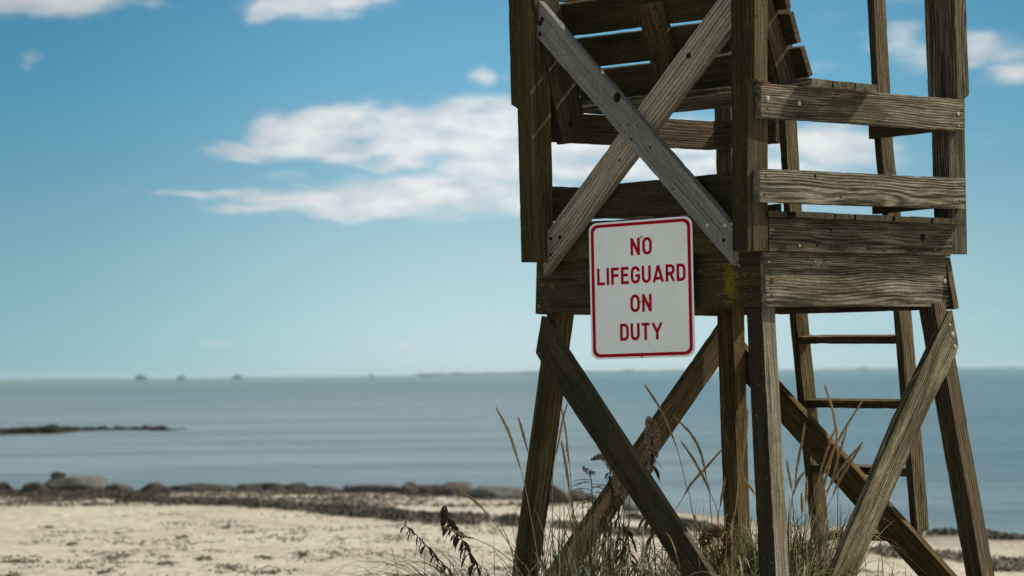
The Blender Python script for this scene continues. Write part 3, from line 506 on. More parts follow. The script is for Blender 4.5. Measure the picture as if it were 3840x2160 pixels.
for i, (name, mt, o, u, n, pts, t, par) in enumerate(P):
    if name in ('seat_slat', 'back_slat', 'back_support'):
        key = 'seat' if name == 'seat_slat' else 'backrest'
        if key not in GROUPED: GROUPED[key] = empty(key, (0, 0, 0), 0, tower)
        parent = GROUPED[key]; nm = {'seat_slat': 'slat', 'back_slat': 'slat', 'back_support': 'support'}[name]
    else: parent = OWN[par]; nm = name
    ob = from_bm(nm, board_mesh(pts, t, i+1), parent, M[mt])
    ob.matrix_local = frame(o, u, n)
    if mt == 'newtan': ob['label'] = 'newer tan diagonal board with nail holes'
    if mt == 'newgrey': ob['label'] = 'newer grey diagonal board with a dark knot'
# deck: boards side by side, their ends showing over the right rim board
bm = bmesh.new(); random.seed(4); x = -0.036; k = 0
zs, zt2 = 1.7885, 1.8135
while x < 1.25:
    wd = 0.136 + random.uniform(-0.004, 0.004); y0 = (-0.046 if k == 0 else -0.084) + random.uniform(-0.006, 0.004)
    b2 = board_mesh([(y0, x), (1.34, x), (1.34, min(x+wd-0.006, 1.30)), (y0, min(x+wd-0.006, 1.30))], 0.026 + random.uniform(-0.002, 0.002), 90+k, 0.002)
    me = bpy.data.meshes.new('t'); b2.to_mesh(me); b2.free(); bm.from_mesh(me); bpy.data.meshes.remove(me)
    x += wd; k += 1
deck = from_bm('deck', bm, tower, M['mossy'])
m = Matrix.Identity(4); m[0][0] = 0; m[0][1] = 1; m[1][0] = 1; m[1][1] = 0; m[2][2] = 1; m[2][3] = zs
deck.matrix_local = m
# bolts, nails and plugged holes
def dome(r, h, seg=14):
    b = bmesh.new(); rings = [(1.0, 0.0), (0.93, 0.45), (0.7, 0.8), (0.36, 0.96)]
    vs = [[b.verts.new((r*a*math.cos(2*math.pi*j/seg), r*a*math.sin(2*math.pi*j/seg), h*c)) for j in range(seg)] for a, c in rings]
    top = b.verts.new((0, 0, h))
    for q in range(3):
        for j in range(seg): b.faces.new((vs[q][j], vs[q][(j+1) % seg], vs[q+1][(j+1) % seg], vs[q+1][j]))
    for j in range(seg): b.faces.new((vs[3][j], vs[3][(j+1) % seg], top))
    return b
hd = {}
for (o, n, r, kind) in BT:
    key = (r, kind)
    if key not in hd:
        me = bpy.data.meshes.new('bolt_head'); b = dome(r, r*(0.45 if kind != 'dark' else 0.12)); b.to_mesh(me); b.free()
        me.polygons.foreach_set('use_smooth', [True]*len(me.polygons)); me.materials.append(M['bolt_'+kind]); hd[key] = me
    ob = bpy.data.objects.new('bolt_head' if kind != 'dark' else 'nail_hole', hd[key]); COL.objects.link(ob); ob.parent = tower
    n = Vector(n); ob.matrix_local = frame(Vector(o)+n*0.0005, (0.02, 0.01, 1) if abs(n.z) < 0.9 else (1, 0, 0), n)

# ------------------------------------------------------------------ the sign
sign = empty('beach_sign', tower.matrix_world @ Vector((0, 0, 0)))
m_tower = Matrix.Translation(TO) @ Matrix.Rotation(R(45), 4, 'Z')
sc_ = Vector((-0.0425, 0.6655, 1.5078))
sm = m_tower @ frame(sc_, (0, -1, 0), (-1, 0, 0))
sm = sm @ Matrix.Rotation(R(0.65), 4, 'Z')
sign.matrix_world = sm
tag(sign, 'white metal sign with red border and red lettering screwed to the tower', 'sign')
SW, SH = 0.304, 0.3005
def rrect(w, h, r, k=8, ry=None):
    o = []; ry = ry or r*0.72
    for cx, cy, a0 in ((w-r, h-ry, 0), (-w+r, h-ry, 90), (-w+r, -h+ry, 180), (w-r, -h+ry, 270)):
        for j in range(k+1):
            a = R(a0 + 90*j/k); o.append((cx+r*math.cos(a), cy+ry*math.sin(a)))
    return o
b = bmesh.new(); vs = [b.verts.new((x, y, 0.002)) for x, y in rrect(SW, SH, 0.048)]; f = b.faces.new(vs)
ex = bmesh.ops.extrude_face_region(b, geom=[f]); bmesh.ops.translate(b, vec=(0, 0, -0.002), verts=[v for v in ex['geom'] if isinstance(v, bmesh.types.BMVert)])
bmesh.ops.recalc_face_normals(b, faces=b.faces[:])
mw, t, bs = mat('reflective_white_sheeting')
tcn = t.n('ShaderNodeTexCoord'); gl = t.n('ShaderNodeTexWave'); gl.bands_direction = 'X'; gl.inputs['Scale'].default_value = 28; gl.inputs['Distortion'].default_value = 0.4
t.l(tcn.outputs['Object'], gl); dn = t.noise(tcn.outputs['Object'], 9, 5, 0.6)
t.l(t.mix(t.mr(dn, 0.35, 0.75, 0, 0.35), t.mix(gl.outputs[0], (0.79, 0.80, 0.785), (0.84, 0.845, 0.825)), (0.66, 0.65, 0.60)), bs, 'Base Color'); bs.inputs['Roughness'].default_value = 0.35
from_bm('panel', b, sign, mw)
mred = plain('red_sign_ink', (0.34, 0.0, 0.010), 0.7, 0.08, 0.12, 12)
b = bmesh.new(); o1 = rrect(SW-0.0105, SH-0.0085, 0.045); o2 = rrect(SW-0.0290, SH-0.0225, 0.032)
v1 = [b.verts.new((x, y, 0.0026)) for x, y in o1]; v2 = [b.verts.new((x, y, 0.0026)) for x, y in o2]
for j in range(len(v1)): b.faces.new((v1[j], v1[(j+1) % len(v1)], v2[(j+1) % len(v1)], v2[j]))
from_bm('border', b, sign, mred)
def arc(cx, cy, rx, ry, a0, a1, k=10): return [(cx+rx*math.cos(R(a0+(a1-a0)*j/k)), cy+ry*math.sin(R(a0+(a1-a0)*j/k))) for j in range(k+1)]
def glyph(c, W):
    """centre lines in a cell 0..W wide, 0..1 high; stroke inset"""
    s = 0.085; l, r, bo, to = s, W-s, s, 1-s; w_ = r-l; q = w_/2; rr = min(q, 0.25)
    if c == 'L': return [([(l, 1), (l, bo), (W, bo)], 0)]
    if c == 'I': return [([(l, 0), (l, 1)], 0)]
    if c == 'F': return [([(W, to), (l, to), (l, 0)], 0), ([(l, .53), (W*.92, .53)], 0)]
    if c == 'E': return [([(W, to), (l, to), (l, bo), (W, bo)], 0), ([(l, .53), (W*.9, .53)], 0)]
    if c == 'T': return [([(0, to), (W, to)], 0), ([(W/2, 0), (W/2, 1)], 0)]
    if c == 'N': return [([(l, 0), (l, 1)], 0), ([(r, 0), (r, 1)], 0), ([(l, 1-.05), (r, .05)], 0)]
    if c == 'Y': return [([(W/2, 0), (W/2, .46)], 0), ([(l-.01, 1), (W/2, .42)], 0), ([(r+.01, 1), (W/2, .42)], 0)]
    if c == 'A': return [([(l-.01, 0), (W/2, 1-.02)], 0), ([(r+.01, 0), (W/2, 1-.02)], 0), ([(l+.05, .24), (r-.05, .24)], 0)]
    if c == 'U': return [([(l, 1), (l, bo+rr)] + arc(l+rr, bo+rr, rr, rr, 180, 270)[1:] + arc(r-rr, bo+rr, rr, rr, 270, 360) + [(r, 1)], 0)]
    if c == 'O': return [(arc(r-rr, to-rr, rr, rr, 0, 90) + arc(l+rr, to-rr, rr, rr, 90, 180) + arc(l+rr, bo+rr, rr, rr, 180, 270) + arc(r-rr, bo+rr, rr, rr, 270, 360), 1)]
    if c == 'D': return [([(l, bo), (r-rr, bo)] + arc(r-rr, bo+rr, rr, rr, 270, 360)[1:] + arc(r-rr, to-rr, rr, rr, 0, 90) + [(l, to)], 1)]
    if c == 'G': return [(arc(r-rr, to-rr, rr, rr, 5, 90) + arc(l+rr, to-rr, rr, rr, 90, 180) + arc(l+rr, bo+rr, rr, rr, 180, 270) + arc(r-rr, bo+rr, rr, rr, 270, 360) + [(r, .46), (W*.52, .46)], 0)]
    if c == 'R': return [([(l, 0), (l, to), (r-.23, to)] + arc(r-.22, to-.22, .22, .22, 90, -90)[1:] + [(l, to-.44)], 0), ([(W*.5, to-.44), (r+.01, 0)], 0)]
    if c == 'S': return [(arc(W/2, .72, q, .2, 20, 180) + arc(W/2, .28, q, .2, 90, -160), 0)]
def ribbon(b, pts, closed, half, z, sc, ox, oy):
    n = len(pts); P2 = [Vector((p[0], p[1])) for p in pts]; L, Rr = [], []
    for i in range(n):
        a = P2[(i-1) % n] if (closed or i) else None; c = P2[(i+1) % n] if (closed or i < n-1) else None; p = P2[i]
        d1 = (p-a).normalized() if a is not None and (p-a).length > 1e-6 else None
        d2 = (c-p).normalized() if c is not None and (c-p).length > 1e-6 else None
        d1 = d1 or d2; d2 = d2 or d1
        n1 = Vector((-d1.y, d1.x)); n2 = Vector((-d2.y, d2.x)); mm = (n1+n2).normalized(); k = half/max(0.35, mm.dot(n1))
        L.append(p+Vector((mm.x*1.16, mm.y))*k); Rr.append(p-Vector((mm.x*1.16, mm.y))*k)
    fl = lambda q: b.verts.new((ox+q.x*sc, oy+max(0, min(1, q.y))*sc, z))
    vl = [fl(q) for q in L]; vr = [fl(q) for q in Rr]
    for i in range(n if closed else n-1):
        j = (i+1) % n
        try: b.faces.new((vr[i], vr[j], vl[j], vl[i]))
        except ValueError: pass
GW = {'I': .19, 'L': .60, 'F': .62, 'E': .61, 'T': .62, 'O': .70, 'N': .70, 'A': .84, 'U': .68, 'G': .70, 'D': .66, 'R': .68, 'Y': .82, 'S': .6}
def word(txt, x0, x1, y0, h, half=0.088):
    tot = sum(GW[c] for c in txt)*h; gap = ((x1-x0)-tot)/max(1, len(txt)-1); b = bmesh.new(); x = x0; z = 0.0026
    for c in txt:
        for k, (pts, cl) in enumerate(glyph(c, GW[c])): ribbon(b, pts, cl, half, z+0.00018*k, h, x, y0)
        x += GW[c]*h+gap
    bmesh.ops.recalc_face_normals(b, faces=b.faces[:])
    o = from_bm('lettering', b, sign, mred); o['label'] = 'red capital letters reading '+txt; return o
word('NO', -0.055, 0.068, 0.1475, 0.0760)
word('LIFEGUARD', -0.2585, 0.2600, 0.0245, 0.0750)
word('ON', -0.063, 0.060, -0.0995, 0.0765)
word('DUTY', -0.1275, 0.1205, -0.2225, 0.0750)
word('ARS', -0.0100, 0.0035, -0.2985, 0.0062)
for x, y, r in ((0.0085, 0.2255, 0.0075), (-0.0027, -0.0567, 0.005)):
    me = bpy.data.meshes.new('screw'); b = dome(r, 0.003); b.to_mesh(me); b.free()
    o = link('screw', me, sign, M['bolt_pale']); o.location = (x, y, 0.003)

# a frayed pink string caught over the end of the top rail
rs = random.Random(5); e = empty('frayed_string', m_tower @ Vector((-0.075, -0.079, 2.345)))
STRING = e
# ------------------------------------------------------------------ ground
YX = [(-200, 58), (-10, 57), (-4.8, 57), (-.1, 55), (2.66, 46), (3.6, 42.8), (5.6, 39.5), (6.56, 37.6), (15, 26), (40, 5)]
def shore(x):
    if x <= YX[0][0]: return YX[0][1]
    for (a, ya), (b_, yb) in zip(YX, YX[1:]):
        if x <= b_: return ya+(yb-ya)*(x-a)/(b_-a)
    return 5.0
def gz(x, y):
    d = shore(x)-y
    h = min(0.60, 0.016*d) if d > 0 else max(-1.5, 0.03*d)
    m = math.hypot((x-1.0)*0.9, y-13.1); k = max(0.0, min(1.0, (3.7-m)/1.9)); k = k*k*(3-2*k)
    h = h*(1-k) + 1.05*k
    if 3 < y < 75 and abs(x) < 25:
        h += 0.024*noise.noise(Vector((x*0.9, y*0.45, 1.0))) + 0.026*noise.noise(Vector((x*2.6, y*1.5, 5.0)))
    return h
gx = [-6000, -2500, -900, -300, -100, -50, -30] + [-24+0.22*i for i in range(220)] + [26, 34, 50, 100, 300, 900, 2500, 6000]
gy = [-3000, -800, -200, -50, -15, -2, 4] + [8+0.2*i for i in range(300)] + [70, 80, 100, 150, 300, 900, 2500, 6500]
verts = [(x, y, gz(x, y)) for y in gy for x in gx]; nx = len(gx)
faces = [(j*nx+i, j*nx+i+1, (j+1)*nx+i+1, (j+1)*nx+i) for j in range(len(gy)-1) for i in range(nx-1)]
me = bpy.data.meshes.new('ground'); me.from_pydata(verts, [], faces); me.polygons.foreach_set('use_smooth', [True]*len(faces))
ms, t, bs = mat('beach_sand')
tc = t.n('ShaderNodeTexCoord'); p = tc.outputs['Object']
n1 = t.noise(t.scale(p, (0.55, 0.30, 1)), 1.0, 6, 0.6); n2 = t.noise(t.scale(p, (7, 3, 1)), 1.0, 5, 0.65); n3 = t.noise(p, 220, 2, 0.6)
c = t.ramp(n1, [(0.3, (0.37, 0.325, 0.25)), (0.5, (0.475, 0.43, 0.34)), (0.72, (0.53, 0.487, 0.395))])
c = t.mix(t.mr(n2, 0.47, 0.64, 0, 0.62), c, (0.235, 0.205, 0.14))
vo = t.n('ShaderNodeTexVoronoi'); vo.inputs['Scale'].default_value = 1.0; t.l(t.scale(p, (8, 5, 1)), vo)
n4 = t.noise(t.scale(p, (0.7, 0.5, 1), (4, 4, 0)), 1.0, 4, 0.6)
c = t.mix(t.math('MULTIPLY', t.mr(vo.outputs['Distance'], 0.28, 0.10), t.mr(n4, 0.47, 0.62)), c, (0.10, 0.085, 0.05))
c = t.mix(t.mr(n3, 0.35, 0.7, 0, 0.15), c, (0.35, 0.30, 0.22))
spz = t.n('ShaderNodeSeparateXYZ'); t.l(p, spz)
wet = t.mr(spz.outputs[2], 0.10, 0.02); c = t.mix(t.math('MULTIPLY', wet, 0.75), c, (0.16, 0.135, 0.10))
t.l(c, bs, 'Base Color'); bs.inputs['Roughness'].default_value = 0.9; bs.inputs['Specular IOR Level'].default_value = 0.25
bp = t.n('ShaderNodeBump'); bp.inputs['Strength'].default_value = 0.7; bp.inputs['Distance'].default_value = 0.05
t.l(t.math('ADD', n2, t.math('MULTIPLY', vo.outputs['Distance'], 0.5)), bp, 'Height'); t.l(bp, bs, 'Normal')
tag(link('ground', me, None, ms), kind='structure')

# ------------------------------------------------------------------ water: a sheet with real low swell near the shore, ripples in its bump
wxs = [-6000, -2500, -900, -300, -120] + [-60+0.8*i for i in range(150)] + [100, 300, 900, 2500, 6000]
wys = [-3000, -500, 0, 15] + [20+0.35*i for i in range(260)] + [115+3*i for i in range(30)] + [220, 260, 320, 400, 520, 700, 1000, 1500, 2500, 4000, 6500]
def wz(x, y):
    if y < 20 or y > 230 or abs(x) > 60: return 0.0
    return 0.016*noise.noise(Vector((x*0.35, y*0.9, 0))) + 0.01*noise.noise(Vector((x*0.9, y*2.1, 4)))
verts = [(x, y, wz(x, y)) for y in wys for x in wxs]; nx = len(wxs)
faces = [(j*nx+i, j*nx+i+1, (j+1)*nx+i+1, (j+1)*nx+i) for j in range(len(wys)-1) for i in range(nx-1)]
me = bpy.data.meshes.new('water'); me.from_pydata(verts, [], faces); me.polygons.foreach_set('use_smooth', [True]*len(faces))
mwa, t, bs = mat('sea_water')
tc = t.n('ShaderNodeTexCoord'); p = tc.outputs['Object']; sz = t.n('ShaderNodeSeparateXYZ'); t.l(p, sz)
ya = sz.outputs[1]; yaw = t.math('ADD', ya, t.math('MULTIPLY_ADD', t.noise(t.scale(p, (0.02, 0.004, 1)), 1.0, 3), 200, -100))
c = t.ramp(t.mr(yaw, 40, 900, 0, 1, False), [(0.0, (0.54, 0.68, 0.69)), (0.18, (0.45, 0.60, 0.62)), (0.42, (0.27, 0.41, 0.44)), (0.55, (0.23, 0.39, 0.34)), (1.0, (0.23, 0.39, 0.34))])
band = t.noise(t.scale(p, (0.03, 0.11, 1)), 1.0, 5, 0.6)
c = t.mix(t.mr(band, 0.42, 0.60, 0, 0.55), c, (0.20, 0.33, 0.37))
right = t.mr(sz.outputs[0], -1, 14, 0, 0.55)
c = t.mix(right, c, (0.10, 0.31, 0.44))
t.l(c, bs, 'Base Color'); bs.inputs['Roughness'].default_value = 0.30; bs.inputs['IOR'].default_value = 1.333
r1 = t.noise(t.scale(p, (0.9, 3.0, 1)), 1.0, 7, 0.7); r2 = t.noise(t.scale(p, (0.25, 0.7, 1)), 1.0, 4, 0.6)
bp = t.n('ShaderNodeBump'); bp.inputs['Strength'].default_value = 1.0; bp.inputs['Distance'].default_value = 0.85
r3 = t.noise(t.scale(p, (0.06, 0.20, 1), (3, 1, 0)), 1.0, 5, 0.65)
t.l(t.math('ADD', t.math('MULTIPLY', r1, 1.7), t.math('ADD', t.math('MULTIPLY', r2, 3.4), t.math('MULTIPLY', r3, 4.0))), bp, 'Height'); t.l(bp, bs, 'Normal')
tag(link('water', me, None, mwa), kind='structure')

# ------------------------------------------------------------------ rocks
def rock_mat(name, a, b_, c_):
    m, t, bs = mat(name); tc = t.n('ShaderNodeTexCoord'); p = tc.outputs['Object']
    n = t.noise(p, 4.0, 7, 0.65); n2 = t.noise(p, 22, 5, 0.7)
    col = t.ramp(t.math('MULTIPLY_ADD', n2, 0.4, t.math('MULTIPLY', n, 0.7)), [(0.38, a), (0.55, b_), (0.72, c_)])
    ge = t.n('ShaderNodeNewGeometry'); sz = t.n('ShaderNodeSeparateXYZ'); t.l(ge.outputs['Position'], sz)
    weed = t.mr(t.math('ADD', sz.outputs[2], t.math('MULTIPLY_ADD', n, 0.16, -0.08)), 0.20, 0.08)
    col = t.mix(t.math('MULTIPLY', weed, 0.85), col, (0.022, 0.024, 0.012))
    t.l(col, bs, 'Base Color'); bs.inputs['Roughness'].default_value = 0.85
    bp = t.n('ShaderNodeBump'); bp.inputs['Strength'].default_value = 0.8; bp.inputs['Distance'].default_value = 0.04; t.l(n2, bp, 'Height'); t.l(bp, bs, 'Normal')
    return m
RM = [rock_mat('brown_rock', (0.045, 0.034, 0.025), (0.10, 0.078, 0.060), (0.17, 0.14, 0.112)), rock_mat('grey_slab', (0.06, 0.058, 0.048), (0.12, 0.12, 0.10), (0.20, 0.20, 0.175)), rock_mat('pale_rock', (0.25, 0.24, 0.21), (0.42, 0.40, 0.36), (0.55, 0.53, 0.49))]
def rock_bm(w_, d_, h_, seed, flat=False, sub=3, b=None, loc=(0, 0, 0)):
    nb = bmesh.new(); bmesh.ops.create_icosphere(nb, subdivisions=sub, radius=1.0)
    rs = random.Random(seed); pl_ = [(Vector((rs.uniform(-1, 1), rs.uniform(-1, 1), rs.uniform(-.3, 1))).normalized(), rs.uniform(0.42, 0.80)) for _ in range(13)]
    if flat: pl_.append((Vector((rs.uniform(-.1, .1), rs.uniform(-.1, .1), 1)).normalized(), 0.5))
    for v in nb.verts:
        for n_, dd in pl_:
            e = v.co.dot(n_)-dd
            if e > 0: v.co -= n_*e*0.97
        v.co += noise.noise_vector(v.co*1.8+Vector((seed, 0, 0)))*0.10
        v.co += noise.noise_vector(v.co*5+Vector((seed, 3, 0)))*0.035
    for v in nb.verts: v.co.z = math.copysign(abs(v.co.z)**0.5, v.co.z); v.co.x = math.copysign(abs(v.co.x)**0.85, v.co.x)
    mx = [max(abs(v.co[k]) for v in nb.verts) for k in range(3)]
    for v in nb.verts: v.co = Vector((v.co.x/mx[0]*w_/2+loc[0], v.co.y/mx[1]*d_/2+loc[1], v.co.z/mx[2]*h_+loc[2]))
    if b is None: return nb
    me = bpy.data.meshes.new('t'); nb.to_mesh(me); nb.free(); b.from_mesh(me); bpy.data.meshes.remove(me); return b
RL = ['brown boulder half cut by the left edge of the photo', 'squat brown boulder with black foot just left of the flat slab', 'long flat grey slab, largest of the shoreline rocks at the left',
      'rounded brown rock touching the right end of the flat slab', 'brown humped rock standing apart right of the slab', 'long low rock lying in the shallows left of the rock row centre',
      'low brown rock leading the centre row', 'small flat rock in the water behind the centre row', 'little stone lying on top of the flat slab', 'dark rounded rock at the left of the centre row, right of the low leading one', 'low grey-brown rock, second of the centre row',
      'thin low rock between two bigger ones in the centre row', 'broad pale grey-brown slab in the middle of the centre row', 'dark narrow rock wedged right of the broad slab', 'sloping brown rock in the right half of the centre row',
      'dark brown rock left of the widest rock by the tower leg', 'wide sloping grey rock just left of the left tower leg', 'grey rock seen just right of the left tower leg', 'black rock behind the green goldenrod', 'grey rock behind the brown seed plumes', 'grey-brown rock left of the lower cross brace', 'pale whitish rock showing under the lower cross brace', 'dark rock beside the pale whitish one']
for i, (x, y, w_, h_, kind) in enumerate(RK):
    h2 = h_*1.1+(0.075 if i < 5 else 0.085)+(0.08 if i == 2 else 0)
    base = max(gz(x, y), 0.0)-0.06
    if kind == 2: x, y, base, w_, h2 = -8.65, 55.7, 0.37, 0.22, 0.08
    mi = {0: 0, 1: 1, 2: 0, 3: 2}[kind]
    o = from_bm('rock', rock_bm(w_*(1.3 if i < 5 else 1.5), min(w_*0.9, 0.7), h2, i*3+1, kind == 1, 4), None, RM[mi], True)
    o.location = (x, y, base); o.rotation_euler.z = random.Random(i).uniform(-.25, .25)
    tag(o, RL[i] if i < len(RL) else 'rock', 'rock', 'rocks along the waterline')
rs = random.Random(8)
ORD = ['first', 'second', 'third', 'fourth', 'fifth', 'sixth', 'seventh', 'last']
for i in range(8):
    x = -6.2+i*0.82+rs.uniform(-.1, .1); y = shore(x)-0.7+rs.uniform(-.5, .2)
    o = from_bm('rock', rock_bm(rs.uniform(.3, .75), 0.4, rs.uniform(.13, .21), 200+i, True, 3), None, RM[i % 2], True); o.location = (x, y, max(gz(x, y), 0)-0.04)
    tag(o, 'small flat low filler stone in the centre rock row, '+ORD[i]+' from the left', 'rock', 'low filler stones in the rock row')
# the jetty of dark weedy boulders running out from the left
random.seed(11); b = bmesh.new()
for (xa, ya, ha), (xb, yb, hb) in zip(JT, JT[1:]):
    L = math.hypot(xb-xa, yb-ya); n_ = max(4, int(L/0.16))
    for k in range(n_):
        f = (k+random.random())/n_; h_ = max(0.24, min(0.40, ha+(hb-ha)*f))
        for r_ in range(2):
            s_ = max(0.14, h_*random.uniform(0.8, 1.15)); rock_bm(s_*2.2, s_*1.9, s_*random.uniform(0.8, 1.0), random.randint(0, 9999), False, 2, b, (xa+(xb-xa)*f+random.uniform(-.25, .25), ya+(yb-ya)*f+random.uniform(-.3, 1.2), -0.05))
for k in range(24):
    f = k/70; rock_bm(0.45, 0.3, 0.16-0.3*f, k, False, 1, b, (-14.8+f*3.0+random.uniform(-.3, .3), 122+random.uniform(-1.5, 1.5), -0.04))
jm, t, bs = mat('weedy_black_rock'); tc = t.n('ShaderNodeTexCoord'); n = t.noise(tc.outputs['Object'], 3, 6, 0.7)
t.l(t.ramp(n, [(0.35, (0.008, 0.010, 0.006)), (0.6, (0.022, 0.024, 0.012)), (0.8, (0.05, 0.046, 0.028))]), bs, 'Base Color'); bs.inputs['Roughness'].default_value = 0.9; bs.inputs['Specular IOR Level'].default_value = 0.1
tag(from_bm('rock_jetty', b, None, jm, True), 'dark weedy rock jetty running into the water from the left edge', 'jetty')
# ------------------------------------------------------------------ far shore
fm = plain('distant_land', (0.20, 0.27, 0.26), 1.0, 0.0, 0.25, 0.02)
b = bmesh.new(); rs = random.Random(3); prev = None
def ridge(b, az0, az1, D, hmax, seed, n_=60):
    pv = None
    for i in range(n_+1):
        a = az0+(az1-az0)*i/n_; e = math.sin(math.pi*i/n_)**0.4
        h_ = hmax*e*(0.35+0.65*abs(noise.noise(Vector((i*0.31, seed, 0))))*1.6); x, y = D*math.sin(a), D*math.cos(a)
        x2, y2 = (D+60)*math.sin(a), (D+60)*math.cos(a)
        c_ = [b.verts.new((x, y, -0.5)), b.verts.new((x, y, h_*0.7)), b.verts.new(((x+x2)/2, (y+y2)/2, h_)), b.verts.new((x2, y2, -0.5))]
        if pv:
            for k in range(3): b.faces.new((pv[k], c_[k], c_[k+1], pv[k+1]))
        pv = c_
ridge(b, -0.034, 0.075, 4300, 9.0, 1); ridge(b, 0.06, 0.175, 4600, 5.0, 5); ridge(b, -0.20, -0.13, 4600, 3.0, 8)
tag(from_bm('far_shore', b, None, fm), kind='structure')
fb = plain('distant_grey_hull', (0.30, 0.36, 0.36), 0.9, 0.1, 0.2, 0.5)
def far_boat(a, D, L, H, label, tall=0.0):
    b = bmesh.new(); hl = [(-L/2, 0.35*H), (-L*0.44, 0), (L*0.42, 0), (L/2, 0.45*H)]
    for sy in (0,):
        v0 = [b.verts.new((x, -L*0.12, z)) for x, z in hl]; v1 = [b.verts.new((x, L*0.12, z)) for x, z in hl]
        b.faces.new(v0); b.faces.new(v1[::-1])
        for i in range(4): b.faces.new((v0[i], v1[i], v1[(i+1) % 4], v0[(i+1) % 4]))
    o = empty('fishing_boat', (D*math.sin(a), D*math.cos(a), -0.1), -a)
    from_bm('hull', b, o, fb)
    b = bmesh.new(); bmesh.ops.create_cube(b, size=1, matrix=Matrix.Translation((-L*0.08, 0, H*0.62)) @ Matrix.Diagonal((L*0.62, L*0.16, H*0.62, 1)))
    bmesh.ops.bevel(b, geom=b.edges[:], offset=L*0.03, segments=2, affect='EDGES'); from_bm('cabin', b, o, fb)
    if tall:
        b = bmesh.new(); bmesh.ops.create_cone(b, segments=8, radius1=0.25, radius2=0.15, depth=tall, cap_ends=True, matrix=Matrix.Translation((0, 0, H+tall/2))); from_bm('mast', b, o, fb)
    tag(o, label, 'boat', 'far boats on the horizon')
far_boat(-0.126, 2500, 12.5, 4.6, 'blurred grey boat shape on the horizon, leftmost of five')
far_boat(-0.1123, 2500, 10, 3.4, 'blurred grey boat shape on the horizon, second from the left')
far_boat(-0.0935, 2500, 11, 3.4, 'blurred grey boat shape on the horizon, third from the left')
far_boat(-0.0482, 2500, 4, 2.8, 'tiny upright boat shape on the horizon right of the large cloud edge', 2.0)
far_boat(-0.0299, 2500, 15, 2.4, 'long low boat shape on the horizon left of the sign')

# ------------------------------------------------------------------ seaweed wrack
def curl_strips(b, x, y, z, n_, spread, size, rs, hgt=0.05):
    for _ in range(n_):
        a = rs.uniform(0, 6.28); px, py = x+rs.gauss(0, spread[0]), y+rs.gauss(0, spread[1])
        L = size*rs.uniform(0.5, 1.5); w_ = size*rs.uniform(0.12, 0.3); dx, dy = math.cos(a), math.sin(a); z0 = gz(px, py)+rs.uniform(0, hgt)
        k1, k2 = rs.uniform(0, hgt), rs.uniform(-0.3, 0.6)*hgt
        q = [(px-dx*L/2-dy*w_/2, py-dy*L/2+dx*w_/2, z0), (px-dx*L/2+dy*w_/2, py-dy*L/2-dx*w_/2, z0+k2), (px+dy*w_/2, py-dx*w_/2, z0+k1+0.01), (px-dy*w_/2, py+dx*w_/2, z0+k1),
             (px+dx*L/2+dy*w_/2, py+dy*L/2-dx*w_/2, z0), (px+dx*L/2-dy*w_/2, py+dy*L/2+dx*w_/2, z0+k2)]
        v = [b.verts.new(c_) for c_ in q]; b.faces.new((v[0], v[1], v[2], v[3])); b.faces.new((v[3], v[2], v[4], v[5]))
wm, t, bs = mat('dried_seaweed'); tc = t.n('ShaderNodeTexCoord'); n = t.noise(t.scale(tc.outputs['Object'], (2.2, 1.2, 1)), 1.0, 5, 0.7); ge = t.n('ShaderNodeNewGeometry')
c = t.ramp(n, [(0.36, (0.026, 0.030, 0.012)), (0.54, (0.065, 0.050, 0.026)), (0.68, (0.19, 0.11, 0.080))])
c = t.mix(t.mr(ge.outputs['Random Per Island'], 0.0, 1.0, 0.0, 0.7), c, (0.035, 0.037, 0.016)); spp = t.n('ShaderNodeSeparateXYZ'); t.l(tc.outputs['Object'], spp); c = t.mix(t.mr(t.math('ADD', spp.outputs[1], t.math('MULTIPLY', n, 6)), 41, 36, 0, 0.6), c, (0.20, 0.17, 0.11)); t.l(c, bs, 'Base Color'); bs.inputs['Roughness'].default_value = 0.8
rs = random.Random(21); b = bmesh.new()
for bd in WB:
    for (xa, ya, wa), (xb, yb, wb) in zip(bd, bd[1:]):
        L = math.hypot(xb-xa, yb-ya); n_ = int(max(6, L/0.10))
        for k in range(n_):
            f = (k+rs.random())/n_; wd = wa+(wb-wa)*f; x, y = xa+(xb-xa)*f, ya+(yb-ya)*f
            if noise.noise(Vector((x*1.3, y*1.3, 2))) < -0.42: continue
            curl_strips(b, x, y, 0, int(9+22*min(2.5, wd)), (0.09, max(0.09, wd*0.30)), 0.11, rs, 0.05)
for (x, y, r_) in PT: curl_strips(b, x, y, 0, 30, (r_*0.6, r_*0.9+0.1), 0.07, rs, 0.02)
for k in range(1700):
    x, y = rs.uniform(-5.5, 3.5), 24+18*rs.random()**1.7
    if noise.noise(Vector((x*0.9, y*0.6, 7))) < 0.0: continue
    curl_strips(b, x, y, 0, rs.randint(2, 8), (0.08, 0.12), 0.05, rs, 0.015)
for k in range(190):
    x = rs.uniform(-9, 0.6); y = shore(x)-rs.uniform(1.5, 11); curl_strips(b, x, y, 0, rs.randint(10, 44), (0.30, 0.13), 0.085, rs, 0.035)
tag(from_bm('seaweed', b, None, wm), 'dark dried seaweed lying in bands and scraps across the sand', 'seaweed', kind='stuff')

